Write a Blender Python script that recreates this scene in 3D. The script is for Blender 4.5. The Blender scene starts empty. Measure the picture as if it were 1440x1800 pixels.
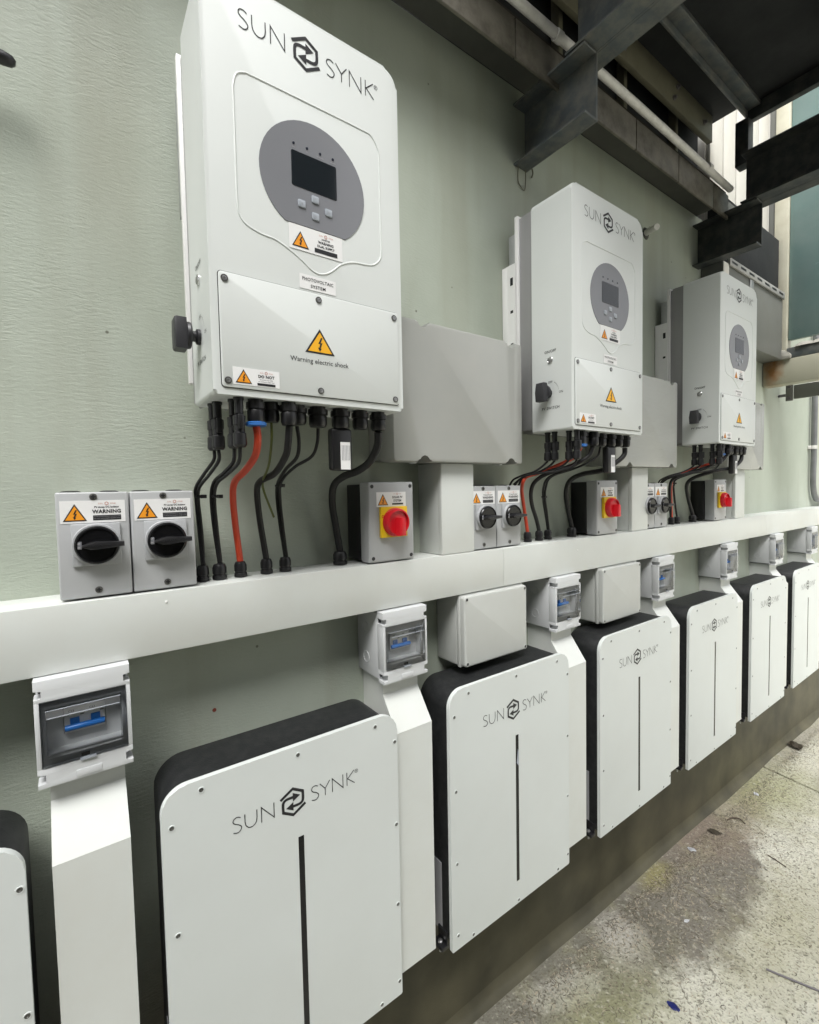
import bpy, bmesh, math, random
from mathutils import Vector, Matrix
R = math.radians
random.seed(7)
scene = bpy.context.scene
col = scene.collection

# ------------------------------------------------------------------ camera, sky, sun, exposure
Z0 = 1.60                      # camera height above the datum; all heights below are given from the lens
F_PX, YAW, PITCH, ROLL = 822.94, .6208, .0470, -.0200
cam_data = bpy.data.cameras.new('camera')
cam = bpy.data.objects.new('camera', cam_data)
col.objects.link(cam)
fw = Vector((math.sin(YAW) * math.cos(PITCH), math.cos(YAW) * math.cos(PITCH), -math.sin(PITCH)))
rt = Vector((math.cos(YAW), -math.sin(YAW), 0))
up = rt.cross(fw)
r2 = math.cos(ROLL) * rt + math.sin(ROLL) * up
u2 = -math.sin(ROLL) * rt + math.cos(ROLL) * up
cam.matrix_world = Matrix(((r2.x, u2.x, -fw.x, 0), (r2.y, u2.y, -fw.y, 0), (r2.z, u2.z, -fw.z, Z0), (0, 0, 0, 1)))
cam_data.sensor_fit = 'VERTICAL'
cam_data.sensor_height = 36.0
cam_data.lens = 36.0 * F_PX / 1800.0
cam_data.clip_start = .02
cam_data.clip_end = 3000
scene.camera = cam

SUN_DIR = Vector((-.42, -.55, 1.12)).normalized()      # towards the bright part of the overcast sky
world = bpy.data.worlds.new('World')
scene.world = world
world.use_nodes = True
wn = world.node_tree
sky = wn.nodes.new('ShaderNodeTexSky')
sky.sky_type = 'NISHITA'
sky.sun_disc = False
sky.sun_elevation = math.asin(SUN_DIR.z)
sky.sun_rotation = math.atan2(SUN_DIR.x, SUN_DIR.y)
sky.air_density = 1.0
sky.dust_density = 6.0
sky.ozone_density = 1.0
hs = wn.nodes.new('ShaderNodeHueSaturation')
hs.inputs['Saturation'].default_value = .12            # a grey overcast sky
wn.links.new(sky.outputs[0], hs.inputs['Color'])
wn.links.new(hs.outputs[0], wn.nodes['Background'].inputs[0])
wn.nodes['Background'].inputs[1].default_value = .15

sun_data = bpy.data.lights.new('sun', 'SUN')
sun_data.energy = 1.0
sun_data.angle = R(22)
sun_data.color = (1.0, .995, .975)
sun = bpy.data.objects.new('sun', sun_data)
col.objects.link(sun)
sun.rotation_euler = SUN_DIR.to_track_quat('Z', 'Y').to_euler()
sun.location = (-3, -4, 8)

vs = scene.view_settings
vs.view_transform = 'Standard'
vs.look = 'None'
vs.exposure = 0.80
vs.gamma = 1.0
scene.render.engine = 'CYCLES'
scene.cycles.use_denoising = True
scene.cycles.max_bounces = 6
scene.cycles.diffuse_bounces = 2
scene.cycles.glossy_bounces = 2
scene.cycles.transparent_max_bounces = 16

# ------------------------------------------------------------------ materials
MATS = {}
def nnode(nt, t, **k):
    n = nt.nodes.new(t)
    for a, b in k.items():
        setattr(n, a, b)
    return n

def mat(name, colr, rough=.45, metal=0., bump=0., bscale=400., var=.04, vscale=6., spec=.5, dirt=None, dscale=3., damt=.5, coat=0.):
    """plain paint or plastic with a little uneven tone, gloss and surface grain"""
    m = bpy.data.materials.new(name)
    m.use_nodes = True
    nt = m.node_tree
    b = nt.nodes['Principled BSDF']
    b.inputs['Metallic'].default_value = metal
    b.inputs['Specular IOR Level'].default_value = spec
    b.inputs['Coat Weight'].default_value = coat
    tc = nnode(nt, 'ShaderNodeTexCoord')
    geo = nnode(nt, 'ShaderNodeNewGeometry')
    n1 = nnode(nt, 'ShaderNodeTexNoise')
    n1.inputs['Scale'].default_value = vscale
    n1.inputs['Detail'].default_value = 6 if var > .05 else 1.5
    nt.links.new(geo.outputs['Position'], n1.inputs['Vector'])
    ramp = nnode(nt, 'ShaderNodeMapRange')
    ramp.inputs[1].default_value = .15; ramp.inputs[2].default_value = .85
    ramp.inputs[3].default_value = 1 - var; ramp.inputs[4].default_value = 1 + var
    nt.links.new(n1.outputs[0], ramp.inputs[0])
    mul = nnode(nt, 'ShaderNodeVectorMath', operation='SCALE')
    mul.inputs[0].default_value = colr[:3]
    nt.links.new(ramp.outputs[0], mul.inputs['Scale'])
    last = mul.outputs[0]
    if dirt:
        n2 = nnode(nt, 'ShaderNodeTexNoise')
        n2.inputs['Scale'].default_value = dscale; n2.inputs['Detail'].default_value = 9; n2.inputs['Roughness'].default_value = .65
        nt.links.new(geo.outputs['Position'], n2.inputs['Vector'])
        r2_ = nnode(nt, 'ShaderNodeMapRange')
        r2_.inputs[1].default_value = .42; r2_.inputs[2].default_value = .72
        r2_.inputs[3].default_value = 0; r2_.inputs[4].default_value = damt
        nt.links.new(n2.outputs[0], r2_.inputs[0])
        mx = nnode(nt, 'ShaderNodeMix', data_type='RGBA')
        nt.links.new(r2_.outputs[0], mx.inputs[0]); nt.links.new(last, mx.inputs[6])
        mx.inputs[7].default_value = (*dirt, 1)
        last = mx.outputs[2]
    nt.links.new(last, b.inputs['Base Color'])
    rr = nnode(nt, 'ShaderNodeMapRange')
    rr.inputs[1].default_value = .15; rr.inputs[2].default_value = .85
    rr.inputs[3].default_value = max(.02, rough - .06); rr.inputs[4].default_value = rough + .06
    nt.links.new(n1.outputs[0], rr.inputs[0]); nt.links.new(rr.outputs[0], b.inputs['Roughness'])
    if bump:
        n3 = nnode(nt, 'ShaderNodeTexNoise')
        n3.inputs['Scale'].default_value = bscale; n3.inputs['Detail'].default_value = 3
        nt.links.new(geo.outputs['Position'], n3.inputs['Vector'])
        bp = nnode(nt, 'ShaderNodeBump')
        bp.inputs['Strength'].default_value = bump; bp.inputs['Distance'].default_value = .001
        nt.links.new(n3.outputs[0], bp.inputs['Height']); nt.links.new(bp.outputs[0], b.inputs['Normal'])
    MATS[name] = m
    return m

mat('white_coat', (.70, .73, .71), .36, var=.012, dirt=(.56, .57, .54), dscale=4, damt=.13)
mat('plate_white', (.635, .668, .65), .40, var=.02, dirt=(.50, .50, .46), dscale=3.5, damt=.16)
mat('edge_white', (.84, .84, .82), .35, var=.01)
mat('pvc', (.645, .67, .64), .36, bump=.04, bscale=60, var=.03, dirt=(.52, .49, .42), dscale=5, damt=.22)
mat('box_grey', (.36, .367, .345), .38, bump=.06, bscale=500, var=.03, dirt=(.45, .44, .40), dscale=9, damt=.25)
mat('box_light', (.50, .515, .49), .38, var=.03, dirt=(.40, .40, .37), dscale=9, damt=.25)
mat('breaker_grey', (.60, .615, .62), .40, var=.02)
mat('iso_grey', (.42, .43, .435), .40, bump=.08, bscale=700, var=.04, dirt=(.5, .5, .5), dscale=14, damt=.25)
mat('collar_grey', (.40, .41, .42), .35, var=.03)
mat('sink_grey', (.34, .34, .34), .45, metal=.3, var=.06)
mat('galv', (.48, .49, .49), .42, metal=.7, var=.12, vscale=30)
mat('galv_dull', (.42, .42, .40), .5, metal=.2, var=.12, vscale=30, dirt=(.2, .19, .17), dscale=18, damt=.5)
mat('pipe_steel', (.20, .205, .21), .4, metal=.5, var=.3, vscale=14)
mat('black_plastic', (.012, .012, .013), .32, var=.2)
mat('black_rubber', (.010, .010, .011), .45, spec=.35, var=.2, vscale=20, dirt=(.035, .034, .03), dscale=30, damt=.25)
mat('black_body', (.011, .012, .013), .48, bump=.5, bscale=420, var=.15, dirt=(.060, .060, .057), dscale=55, damt=.30)
mat('gloss_black', (.006, .006, .007), .20, spec=.35, var=.1)
mat('knob_grey', (.028, .028, .031), .4, var=.1)
mat('red_cable', (.56, .055, .02), .42, var=.08, vscale=25)
mat('green_yellow', (.09, .11, .02), .45, var=.2, vscale=40)
mat('blue_ring', (.03, .14, .42), .4)
mat('blue_toggle', (.02, .16, .52), .3)
mat('yellow', (.85, .55, .01), .35, var=.03)
mat('red_knob', (.62, .012, .022), .28, var=.03)
mat('dull_red', (.22, .05, .03), .6)
mat('label_white', (.82, .82, .81), .35, var=.01)
mat('label_orange', (.85, .32, .02), .4, var=.02)
mat('label_amber', (.88, .45, .02), .4, var=.02)
mat('print_black', (.015, .015, .017), .45)
mat('print_grey', (.33, .33, .34), .5)
mat('print_red', (.55, .25, .2), .5)
mat('panel_grey', (.21, .215, .232), .22, var=.02)
mat('screen', (.012, .016, .02), .08, spec=.6)
mat('button', (.36, .39, .43), .25)
mat('led', (.012, .016, .03), .2)
mat('steel_screw', (.42, .42, .42), .35, metal=.9, var=.2, vscale=90)
mat('screw_dark', (.16, .16, .15), .4, metal=.8, var=.3, vscale=120)
mat('chrome', (.75, .75, .75), .12, metal=1.)
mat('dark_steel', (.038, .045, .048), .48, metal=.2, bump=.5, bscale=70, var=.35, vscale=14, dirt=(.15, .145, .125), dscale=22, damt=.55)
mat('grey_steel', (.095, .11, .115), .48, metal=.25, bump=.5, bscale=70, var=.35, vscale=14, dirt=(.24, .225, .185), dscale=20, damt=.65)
mat('deck_dark', (.008, .0095, .011), .75, bump=.6, bscale=60, var=.35, vscale=5, dirt=(.035, .038, .038), dscale=6, damt=.5)
mat('dark_timber', (.028, .024, .016), .8, bump=.6, bscale=90, var=.3, vscale=10, dirt=(.06, .055, .04), dscale=14, damt=.7)
mat('stained_tile', (.15, .14, .115), .5, bump=.3, bscale=40, var=.15, vscale=14, dirt=(.035, .03, .022), dscale=16, damt=.85)
mat('soffit', (.085, .088, .075), .8, bump=.3, bscale=50, var=.15, vscale=6, dirt=(.05, .05, .045), dscale=5, damt=.6)
mat('old_white_pipe', (.74, .73, .70), .4, var=.08, vscale=12, dirt=(.25, .24, .2), dscale=20, damt=.4)
mat('cream_paint', (.60, .585, .47), .5, bump=.2, bscale=90, var=.05, dirt=(.40, .36, .26), dscale=9, damt=.4)
mat('khaki_paint', (.15, .145, .10), .5, var=.08, dirt=(.1, .09, .06), dscale=14, damt=.6)
mat('siding_white', (.80, .78, .72), .6, var=.04, dirt=(.6, .55, .45), dscale=6, damt=.3)
mat('panel_dull', (.17, .175, .16), .55, var=.08, bump=.2, bscale=60, dirt=(.15, .15, .13), dscale=6, damt=.5)
mat('dust', (.34, .33, .29), .9, bump=1., bscale=120, var=.25, vscale=25)
mat('orange_timber', (.62, .36, .17), .6, var=.15, vscale=20)
mat('leaf_dry', (.10, .085, .06), .7, var=.3, vscale=60, bump=.5)
mat('leaf_pale', (.36, .31, .23), .8, var=.3, vscale=60)
mat('twig', (.10, .075, .055), .8, var=.3, vscale=60)
mat('blue_foil', (.03, .04, .22), .35, var=.3, vscale=80)
mat('scrap_white', (.75, .76, .78), .6)
mat('rod_grey', (.16, .15, .16), .45, metal=.4, var=.2)
mat('concrete_fillet', (.13, .12, .085), .85, bump=.6, bscale=120, var=.2, vscale=12, dirt=(.06, .052, .03), dscale=7, damt=.7)
mat('render_opposite', (.13, .13, .115), .9, bump=.3, bscale=80, var=.1, vscale=2)

def film_mat():
    m = mat('film_grey', (.42, .43, .405), .22, var=.03)
    nt = m.node_tree
    b = nt.nodes['Principled BSDF']
    geo = nnode(nt, 'ShaderNodeNewGeometry')
    mp = nnode(nt, 'ShaderNodeMapping'); mp.inputs['Scale'].default_value = (6, 6, 16); mp.inputs['Rotation'].default_value = (0, .25, 0)
    nz = nnode(nt, 'ShaderNodeTexNoise'); nz.inputs['Scale'].default_value = 2.2; nz.inputs['Detail'].default_value = 5; nz.inputs['Distortion'].default_value = 1.2
    bp = nnode(nt, 'ShaderNodeBump'); bp.inputs['Strength'].default_value = .18; bp.inputs['Distance'].default_value = .01
    nt.links.new(geo.outputs['Position'], mp.inputs[0]); nt.links.new(mp.outputs[0], nz.inputs['Vector'])
    nt.links.new(nz.outputs[0], bp.inputs['Height']); nt.links.new(bp.outputs[0], b.inputs['Normal'])
film_mat()

def window_mat(name, tint, gloss=.05):
    """thin clear plastic: lets light through with a tint and mirrors a little at grazing angles"""
    m = bpy.data.materials.new(name); m.use_nodes = True
    nt = m.node_tree; nt.nodes.clear()
    out = nnode(nt, 'ShaderNodeOutputMaterial')
    tr = nnode(nt, 'ShaderNodeBsdfTransparent'); tr.inputs[0].default_value = (*tint, 1)
    gl = nnode(nt, 'ShaderNodeBsdfGlossy'); gl.inputs['Roughness'].default_value = gloss
    fr = nnode(nt, 'ShaderNodeFresnel'); fr.inputs[0].default_value = 1.5
    mx = nnode(nt, 'ShaderNodeMixShader')
    nt.links.new(fr.outputs[0], mx.inputs[0]); nt.links.new(tr.outputs[0], mx.inputs[1]); nt.links.new(gl.outputs[0], mx.inputs[2])
    nt.links.new(mx.outputs[0], out.inputs[0])
    MATS[name] = m
window_mat('smoke_window', (.70, .72, .75))
window_mat('clear_hood', (.94, .95, .96))

def frosted_mat():
    m = mat('frosted_glass', (.15, .235, .225), .24, var=.12, vscale=7, bump=.5, bscale=220, dirt=(.20, .26, .25), dscale=5, damt=.6)
frosted_mat()

def wall_mat():
    m = bpy.data.materials.new('sage_render'); m.use_nodes = True
    nt = m.node_tree; b = nt.nodes['Principled BSDF']
    L = nt.links.new
    geo = nnode(nt, 'ShaderNodeNewGeometry')
    sep = nnode(nt, 'ShaderNodeSeparateXYZ'); L(geo.outputs['Position'], sep.inputs[0])
    # trowel and brush strokes: noise drawn out along a slightly falling line
    mp = nnode(nt, 'ShaderNodeMapping'); mp.inputs['Rotation'].default_value = (0, R(-7), 0); mp.inputs['Scale'].default_value = (62, 62, 230)
    L(geo.outputs['Position'], mp.inputs[0])
    st = nnode(nt, 'ShaderNodeTexNoise'); st.inputs['Scale'].default_value = 1.0; st.inputs['Detail'].default_value = 5; st.inputs['Roughness'].default_value = .6; st.inputs['Distortion'].default_value = .35
    L(mp.outputs[0], st.inputs['Vector'])
    gr = nnode(nt, 'ShaderNodeTexNoise'); gr.inputs['Scale'].default_value = 260; gr.inputs['Detail'].default_value = 3
    L(geo.outputs['Position'], gr.inputs['Vector'])
    big = nnode(nt, 'ShaderNodeTexNoise'); big.inputs['Scale'].default_value = 1.7; big.inputs['Detail'].default_value = 8; big.inputs['Roughness'].default_value = .6
    L(geo.outputs['Position'], big.inputs['Vector'])
    add = nnode(nt, 'ShaderNodeMath', operation='MULTIPLY_ADD'); add.inputs[1].default_value = .25
    L(gr.outputs[0], add.inputs[0]); L(st.outputs[0], add.inputs[2])
    # strokes are deep at the isolator end and worn smooth further along
    ms = nnode(nt, 'ShaderNodeMapRange'); ms.inputs[1].default_value = .1; ms.inputs[2].default_value = .9; ms.inputs[3].default_value = .75; ms.inputs[4].default_value = .30
    L(sep.outputs[0], ms.inputs[0])
    bp = nnode(nt, 'ShaderNodeBump'); bp.inputs['Distance'].default_value = .0022
    pat = nnode(nt, 'ShaderNodeMapRange'); pat.inputs[1].default_value = .35; pat.inputs[2].default_value = .62; pat.inputs[3].default_value = .35; pat.inputs[4].default_value = 1.0
    pn = nnode(nt, 'ShaderNodeTexNoise'); pn.inputs['Scale'].default_value = 4.5; pn.inputs['Detail'].default_value = 4; L(geo.outputs['Position'], pn.inputs['Vector']); L(pn.outputs[0], pat.inputs[0])
    pmul = nnode(nt, 'ShaderNodeMath', operation='MULTIPLY'); L(ms.outputs[0], pmul.inputs[0]); L(pat.outputs[0], pmul.inputs[1])
    L(pmul.outputs[0], bp.inputs['Strength']); L(add.outputs[0], bp.inputs['Height']); L(bp.outputs[0], b.inputs['Normal'])
    # paint tone
    r1 = nnode(nt, 'ShaderNodeValToRGB')
    r1.color_ramp.elements[0].position = .3; r1.color_ramp.elements[0].color = (.345, .385, .315, 1)
    r1.color_ramp.elements[1].position = .72; r1.color_ramp.elements[1].color = (.455, .495, .425, 1)
    L(big.outputs[0], r1.inputs[0])
    # brown runs down the wall
    mp2 = nnode(nt, 'ShaderNodeMapping'); mp2.inputs['Scale'].default_value = (9, 9, .7)
    L(geo.outputs['Position'], mp2.inputs[0])
    run = nnode(nt, 'ShaderNodeTexNoise'); run.inputs['Scale'].default_value = 1; run.inputs['Detail'].default_value = 7; run.inputs['Distortion'].default_value = .4
    L(mp2.outputs[0], run.inputs['Vector'])
    rr = nnode(nt, 'ShaderNodeMapRange'); rr.inputs[1].default_value = .50; rr.inputs[2].default_value = .78; rr.inputs[4].default_value = .38
    L(run.outputs[0], rr.inputs[0])
    m1 = nnode(nt, 'ShaderNodeMix', data_type='RGBA'); m1.inputs[7].default_value = (.25, .225, .155, 1)
    L(rr.outputs[0], m1.inputs[0]); L(r1.outputs[0], m1.inputs[6])
    # pits and specks
    vo = nnode(nt, 'ShaderNodeTexVoronoi'); vo.inputs['Scale'].default_value = 16
    L(geo.outputs['Position'], vo.inputs['Vector'])
    pk = nnode(nt, 'ShaderNodeMapRange'); pk.inputs[1].default_value = .035; pk.inputs[2].default_value = .06; pk.inputs[3].default_value = .75; pk.inputs[4].default_value = 0
    L(vo.outputs['Distance'], pk.inputs[0])
    vc = nnode(nt, 'ShaderNodeSeparateColor'); L(vo.outputs['Color'], vc.inputs[0])
    gt = nnode(nt, 'ShaderNodeMath', operation='GREATER_THAN'); gt.inputs[1].default_value = .78; L(vc.outputs[0], gt.inputs[0])
    pm = nnode(nt, 'ShaderNodeMath', operation='MULTIPLY'); L(pk.outputs[0], pm.inputs[0]); L(gt.outputs[0], pm.inputs[1])
    m2 = nnode(nt, 'ShaderNodeMix', data_type='RGBA'); m2.inputs[7].default_value = (.09, .09, .06, 1)
    L(pm.outputs[0], m2.inputs[0]); L(m1.outputs[2], m2.inputs[6])
    # brown algae stain with shade painted in along the wall foot, edge uneven
    zz = nnode(nt, 'ShaderNodeMath', operation='MULTIPLY_ADD'); zz.inputs[1].default_value = .45; L(big.outputs[0], zz.inputs[0]); L(sep.outputs[2], zz.inputs[2])
    fz = nnode(nt, 'ShaderNodeMapRange'); fz.inputs[1].default_value = Z0 - 1.02 + .22; fz.inputs[2].default_value = Z0 - .72 + .22; fz.inputs[3].default_value = .95; fz.inputs[4].default_value = 0
    L(zz.outputs[0], fz.inputs[0])
    rf = nnode(nt, 'ShaderNodeValToRGB')
    rf.color_ramp.elements[0].position = .3; rf.color_ramp.elements[0].color = (.028, .023, .011, 1)
    rf.color_ramp.elements[1].position = .68; rf.color_ramp.elements[1].color = (.095, .083, .048, 1)
    b2 = nnode(nt, 'ShaderNodeTexNoise'); b2.inputs['Scale'].default_value = 5; b2.inputs['Detail'].default_value = 9; L(geo.outputs['Position'], b2.inputs['Vector']); L(b2.outputs[0], rf.inputs[0])
    m3 = nnode(nt, 'ShaderNodeMix', data_type='RGBA'); L(fz.outputs[0], m3.inputs[0]); L(m2.outputs[2], m3.inputs[6]); L(rf.outputs[0], m3.inputs[7])
    L(m3.outputs[2], b.inputs['Base Color'])
    b.inputs['Roughness'].default_value = .55
    b.inputs['Specular IOR Level'].default_value = .35
    MATS['sage_render'] = m
wall_mat()

def ground_mat():
    m = bpy.data.materials.new('mossy_concrete'); m.use_nodes = True
    nt = m.node_tree; b = nt.nodes['Principled BSDF']; L = nt.links.new
    geo = nnode(nt, 'ShaderNodeNewGeometry')
    def noise(s, d=6, ro=.6):
        n = nnode(nt, 'ShaderNodeTexNoise'); n.inputs['Scale'].default_value = s; n.inputs['Detail'].default_value = d; n.inputs['Roughness'].default_value = ro
        L(geo.outputs['Position'], n.inputs['Vector']); return n
    nb, nm, nf = noise(2.2), noise(13), noise(110, 4)
    r1 = nnode(nt, 'ShaderNodeValToRGB')
    e = r1.color_ramp.elements
    e[0].position = .25; e[0].color = (.46, .45, .36, 1); e[1].position = .75; e[1].color = (.72, .71, .61, 1)
    L(nb.outputs[0], r1.inputs[0])
    last = r1.outputs[0]
    def mixc(fac, c, prev):
        mx = nnode(nt, 'ShaderNodeMix', data_type='RGBA'); L(fac, mx.inputs[0]); L(prev, mx.inputs[6])
        if isinstance(c, tuple): mx.inputs[7].default_value = (*c, 1)
        else: L(c, mx.inputs[7])
        return mx.outputs[2]
    def rng(sock, a, b_, c, d):
        n = nnode(nt, 'ShaderNodeMapRange'); n.inputs[1].default_value = a; n.inputs[2].default_value = b_; n.inputs[3].default_value = c; n.inputs[4].default_value = d
        L(sock, n.inputs[0]); return n.outputs[0]
    def blob(cx, cy, rx, ry, amp=.8, edge=.16, rot=0., strength=1.):
        s = nnode(nt, 'ShaderNodeVectorMath', operation='SUBTRACT'); s.inputs[1].default_value = (cx, cy, 0); L(geo.outputs['Position'], s.inputs[0])
        q = nnode(nt, 'ShaderNodeMapping'); q.vector_type = 'POINT'; q.inputs['Rotation'].default_value = (0, 0, rot); L(s.outputs[0], q.inputs[0])
        d = nnode(nt, 'ShaderNodeVectorMath', operation='MULTIPLY'); d.inputs[1].default_value = (1 / rx, 1 / ry, 0); L(q.outputs[0], d.inputs[0])
        ln = nnode(nt, 'ShaderNodeVectorMath', operation='LENGTH'); L(d.outputs[0], ln.inputs[0])
        ad = nnode(nt, 'ShaderNodeMath', operation='MULTIPLY_ADD'); ad.inputs[1].default_value = amp; L(noise(5.5, 10, .68).outputs[0], ad.inputs[0]); L(ln.outputs['Value'], ad.inputs[2])
        return rng(ad.outputs[0], 1 + amp * .5 - edge, 1 + amp * .5 + edge, strength, 0)
    # old grey-brown wet stain, yellow-green moss, washed pale patches
    last = mixc(blob(1.95, .93, .54, .31, 1.0, .09, R(-8), .92), (.165, .150, .122), last)
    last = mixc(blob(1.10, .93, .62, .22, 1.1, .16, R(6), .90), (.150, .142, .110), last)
    last = mixc(blob(2.50, .95, .42, .17, 1.2, .25, 0, .75), (.25, .195, .15), last)
    last = mixc(blob(3.6, .97, .9, .07, 1.2, .3, 0, .7), (.20, .185, .14), last)
    last = mixc(blob(1.50, .870, .075, .10, 2.6, .45, R(35), .75), (.50, .48, .42), last)
    last = mixc(blob(1.20, .870, .14, .05, 1.3, .25, R(20), .75), (.44, .43, .37), last)
    last = mixc(blob(1.88, .935, .10, .045, 1.3, .4, 0, .7), (.30, .27, .10), last)
    last = mixc(blob(1.22, .74, .24, .11, 1.5, .6, 0, .55), (.30, .305, .15), last)
    last = mixc(blob(2.0, .55, .35, .10, 1.5, .7, 0, .45), (.36, .34, .20), last)
    last = mixc(blob(2.95, .86, .34, .14, 1.5, .6, 0, .65), (.34, .35, .16), last)
    last = mixc(blob(3.4, .70, .25, .06, 1.4, .5, 0, .6), (.22, .21, .16), last)
    last = mixc(rng(nm.outputs[0], .50, .72, 0, .35), (.38, .37, .21), last)
    # worn surface: pits, exposed aggregate and grit of several sizes
    n3 = noise(38, 6, .7)
    last = mixc(rng(n3.outputs[0], .54, .70, 0, .45), (.24, .22, .165), last)
    last = mixc(rng(nf.outputs[0], .54, .64, 0, .7), (.12, .108, .078), last)
    nf2 = noise(65, 4, .65)
    last = mixc(rng(nf2.outputs[0], .55, .68, 0, .38), (.70, .68, .58), last)
    mpg = nnode(nt, 'ShaderNodeMapping'); mpg.inputs['Rotation'].default_value = (0, 0, .7); mpg.inputs['Scale'].default_value = (150, 55, 1); L(geo.outputs['Position'], mpg.inputs[0])
    ng = nnode(nt, 'ShaderNodeTexNoise'); ng.inputs['Scale'].default_value = 1; ng.inputs['Detail'].default_value = 3; L(mpg.outputs[0], ng.inputs['Vector'])
    last = mixc(rng(ng.outputs[0], .62, .70, 0, .75), (.10, .088, .06), last)
    # hairline cracks
    dn = noise(3.0, 5); dv = nnode(nt, 'ShaderNodeVectorMath', operation='MULTIPLY_ADD'); dv.inputs[1].default_value = (.35, .35, 0); L(dn.outputs['Color'], dv.inputs[0]); L(geo.outputs['Position'], dv.inputs[2])
    vc_ = nnode(nt, 'ShaderNodeTexVoronoi'); vc_.feature = 'DISTANCE_TO_EDGE'; vc_.inputs['Scale'].default_value = 1.9; L(dv.outputs[0], vc_.inputs['Vector'])
    ck = rng(vc_.outputs['Distance'], .002, .007, .7, 0)
    mk = nnode(nt, 'ShaderNodeMath', operation='MULTIPLY'); L(ck, mk.inputs[0]); L(rng(nb.outputs[0], .45, .6, 0, 1), mk.inputs[1])
    last = mixc(mk.outputs[0], (.09, .08, .055), last)
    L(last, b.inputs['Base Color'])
    b.inputs['Roughness'].default_value = .85
    ad = nnode(nt, 'ShaderNodeMath', operation='ADD'); L(nf.outputs[0], ad.inputs[0]); L(nm.outputs[0], ad.inputs[1])
    bp = nnode(nt, 'ShaderNodeBump'); bp.inputs['Strength'].default_value = .9; bp.inputs['Distance'].default_value = .006
    L(ad.outputs[0], bp.inputs['Height']); L(bp.outputs[0], b.inputs['Normal'])
    MATS['mossy_concrete'] = m
ground_mat()

def rust_mat():
    """cream painted steel with a rust bloom where the frame post stands on it"""
    m = mat('cream_rusted', (.42, .41, .32), .5, bump=.2, bscale=90, var=.05)
    nt = m.node_tree; b = nt.nodes['Principled BSDF']; L = nt.links.new
    src = b.inputs['Base Color'].links[0].from_socket
    geo = nnode(nt, 'ShaderNodeNewGeometry')
    s = nnode(nt, 'ShaderNodeVectorMath', operation='SUBTRACT'); s.inputs[1].default_value = (3.2, .955, Z0 + .62); L(geo.outputs['Position'], s.inputs[0])
    d = nnode(nt, 'ShaderNodeVectorMath', operation='MULTIPLY'); d.inputs[1].default_value = (0, 1 / .055, 1 / .12); L(s.outputs[0], d.inputs[0])
    ln = nnode(nt, 'ShaderNodeVectorMath', operation='LENGTH'); L(d.outputs[0], ln.inputs[0])
    nz = nnode(nt, 'ShaderNodeTexNoise'); nz.inputs['Scale'].default_value = 30; nz.inputs['Detail'].default_value = 8; L(geo.outputs['Position'], nz.inputs['Vector'])
    ad = nnode(nt, 'ShaderNodeMath', operation='ADD'); L(ln.outputs['Value'], ad.inputs[0]); L(nz.outputs[0], ad.inputs[1])
    mr = nnode(nt, 'ShaderNodeMapRange'); mr.inputs[1].default_value = .7; mr.inputs[2].default_value = 1.6; mr.inputs[3].default_value = .95; mr.inputs[4].default_value = 0
    L(ad.outputs[0], mr.inputs[0])
    mx = nnode(nt, 'ShaderNodeMix', data_type='RGBA'); mx.inputs[7].default_value = (.30, .13, .035, 1)
    L(mr.outputs[0], mx.inputs[0]); L(src, mx.inputs[6]); L(mx.outputs[2], b.inputs['Base Color'])
rust_mat()

# ------------------------------------------------------------------ mesh helpers (x along the wall, -y out of the wall, z up)
def add_box(bm, x0, x1, y0, y1, z0, z1, bev=0., seg=2, mi=0):
    t = bmesh.new()
    bmesh.ops.create_cube(t, size=1)
    for v in t.verts:
        v.co = Vector((x0 + (v.co.x + .5) * (x1 - x0), y0 + (v.co.y + .5) * (y1 - y0), z0 + (v.co.z + .5) * (z1 - z0)))
    if bev:
        bmesh.ops.bevel(t, geom=t.edges[:], offset=bev, segments=seg, profile=.5, affect='EDGES')
    merge(bm, t, mi)

def merge(bm, t, mi=0):
    vm = {}
    for v in t.verts:
        vm[v] = bm.verts.new(v.co)
    for f in t.faces:
        try:
            nf = bm.faces.new([vm[v] for v in f.verts]); nf.material_index = mi if mi else f.material_index
        except ValueError:
            pass
    t.free()

def add_poly(bm, pts, y0, y1, bev=0., seg=2, mi=0, axis='y', x0=0.):
    """outline in (x, z) pushed from y0 (front, smaller) to y1; axis 'x': outline in (y, z) pushed along x"""
    t = bmesh.new()
    if axis == 'y':
        a = [t.verts.new((p[0], y0, p[1])) for p in pts]; b = [t.verts.new((p[0], y1, p[1])) for p in pts]
    elif axis == 'x':
        a = [t.verts.new((y0, p[0], p[1])) for p in pts]; b = [t.verts.new((y1, p[0], p[1])) for p in pts]
    else:
        a = [t.verts.new((p[0], p[1], y0)) for p in pts]; b = [t.verts.new((p[0], p[1], y1)) for p in pts]
    n = len(pts)
    f0 = t.faces.new(a); t.faces.new(b[::-1])
    for i in range(n):
        t.faces.new((a[i], b[i], b[(i + 1) % n], a[(i + 1) % n]))
    if bev:
        es = [e for e in f0.edges]
        bmesh.ops.bevel(t, geom=es, offset=bev, segments=seg, profile=.5, affect='EDGES')
    bmesh.ops.recalc_face_normals(t, faces=t.faces[:])
    merge(bm, t, mi)

def rounded(x0, x1, z0, z1, tl, tr, br, bl, seg=6):
    pts = []
    def arc(cx, cz, r, a0):
        if r <= 0:
            pts.append((cx, cz)); return
        for i in range(seg + 1):
            a = R(a0 + 90 * i / seg)
            pts.append((cx + r * math.cos(a), cz + r * math.sin(a)))
    arc(x0 + bl, z0 + bl, bl, 180); arc(x1 - br, z0 + br, br, 270); arc(x1 - tr, z1 - tr, tr, 0); arc(x0 + tl, z1 - tl, tl, 90)
    return pts

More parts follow.
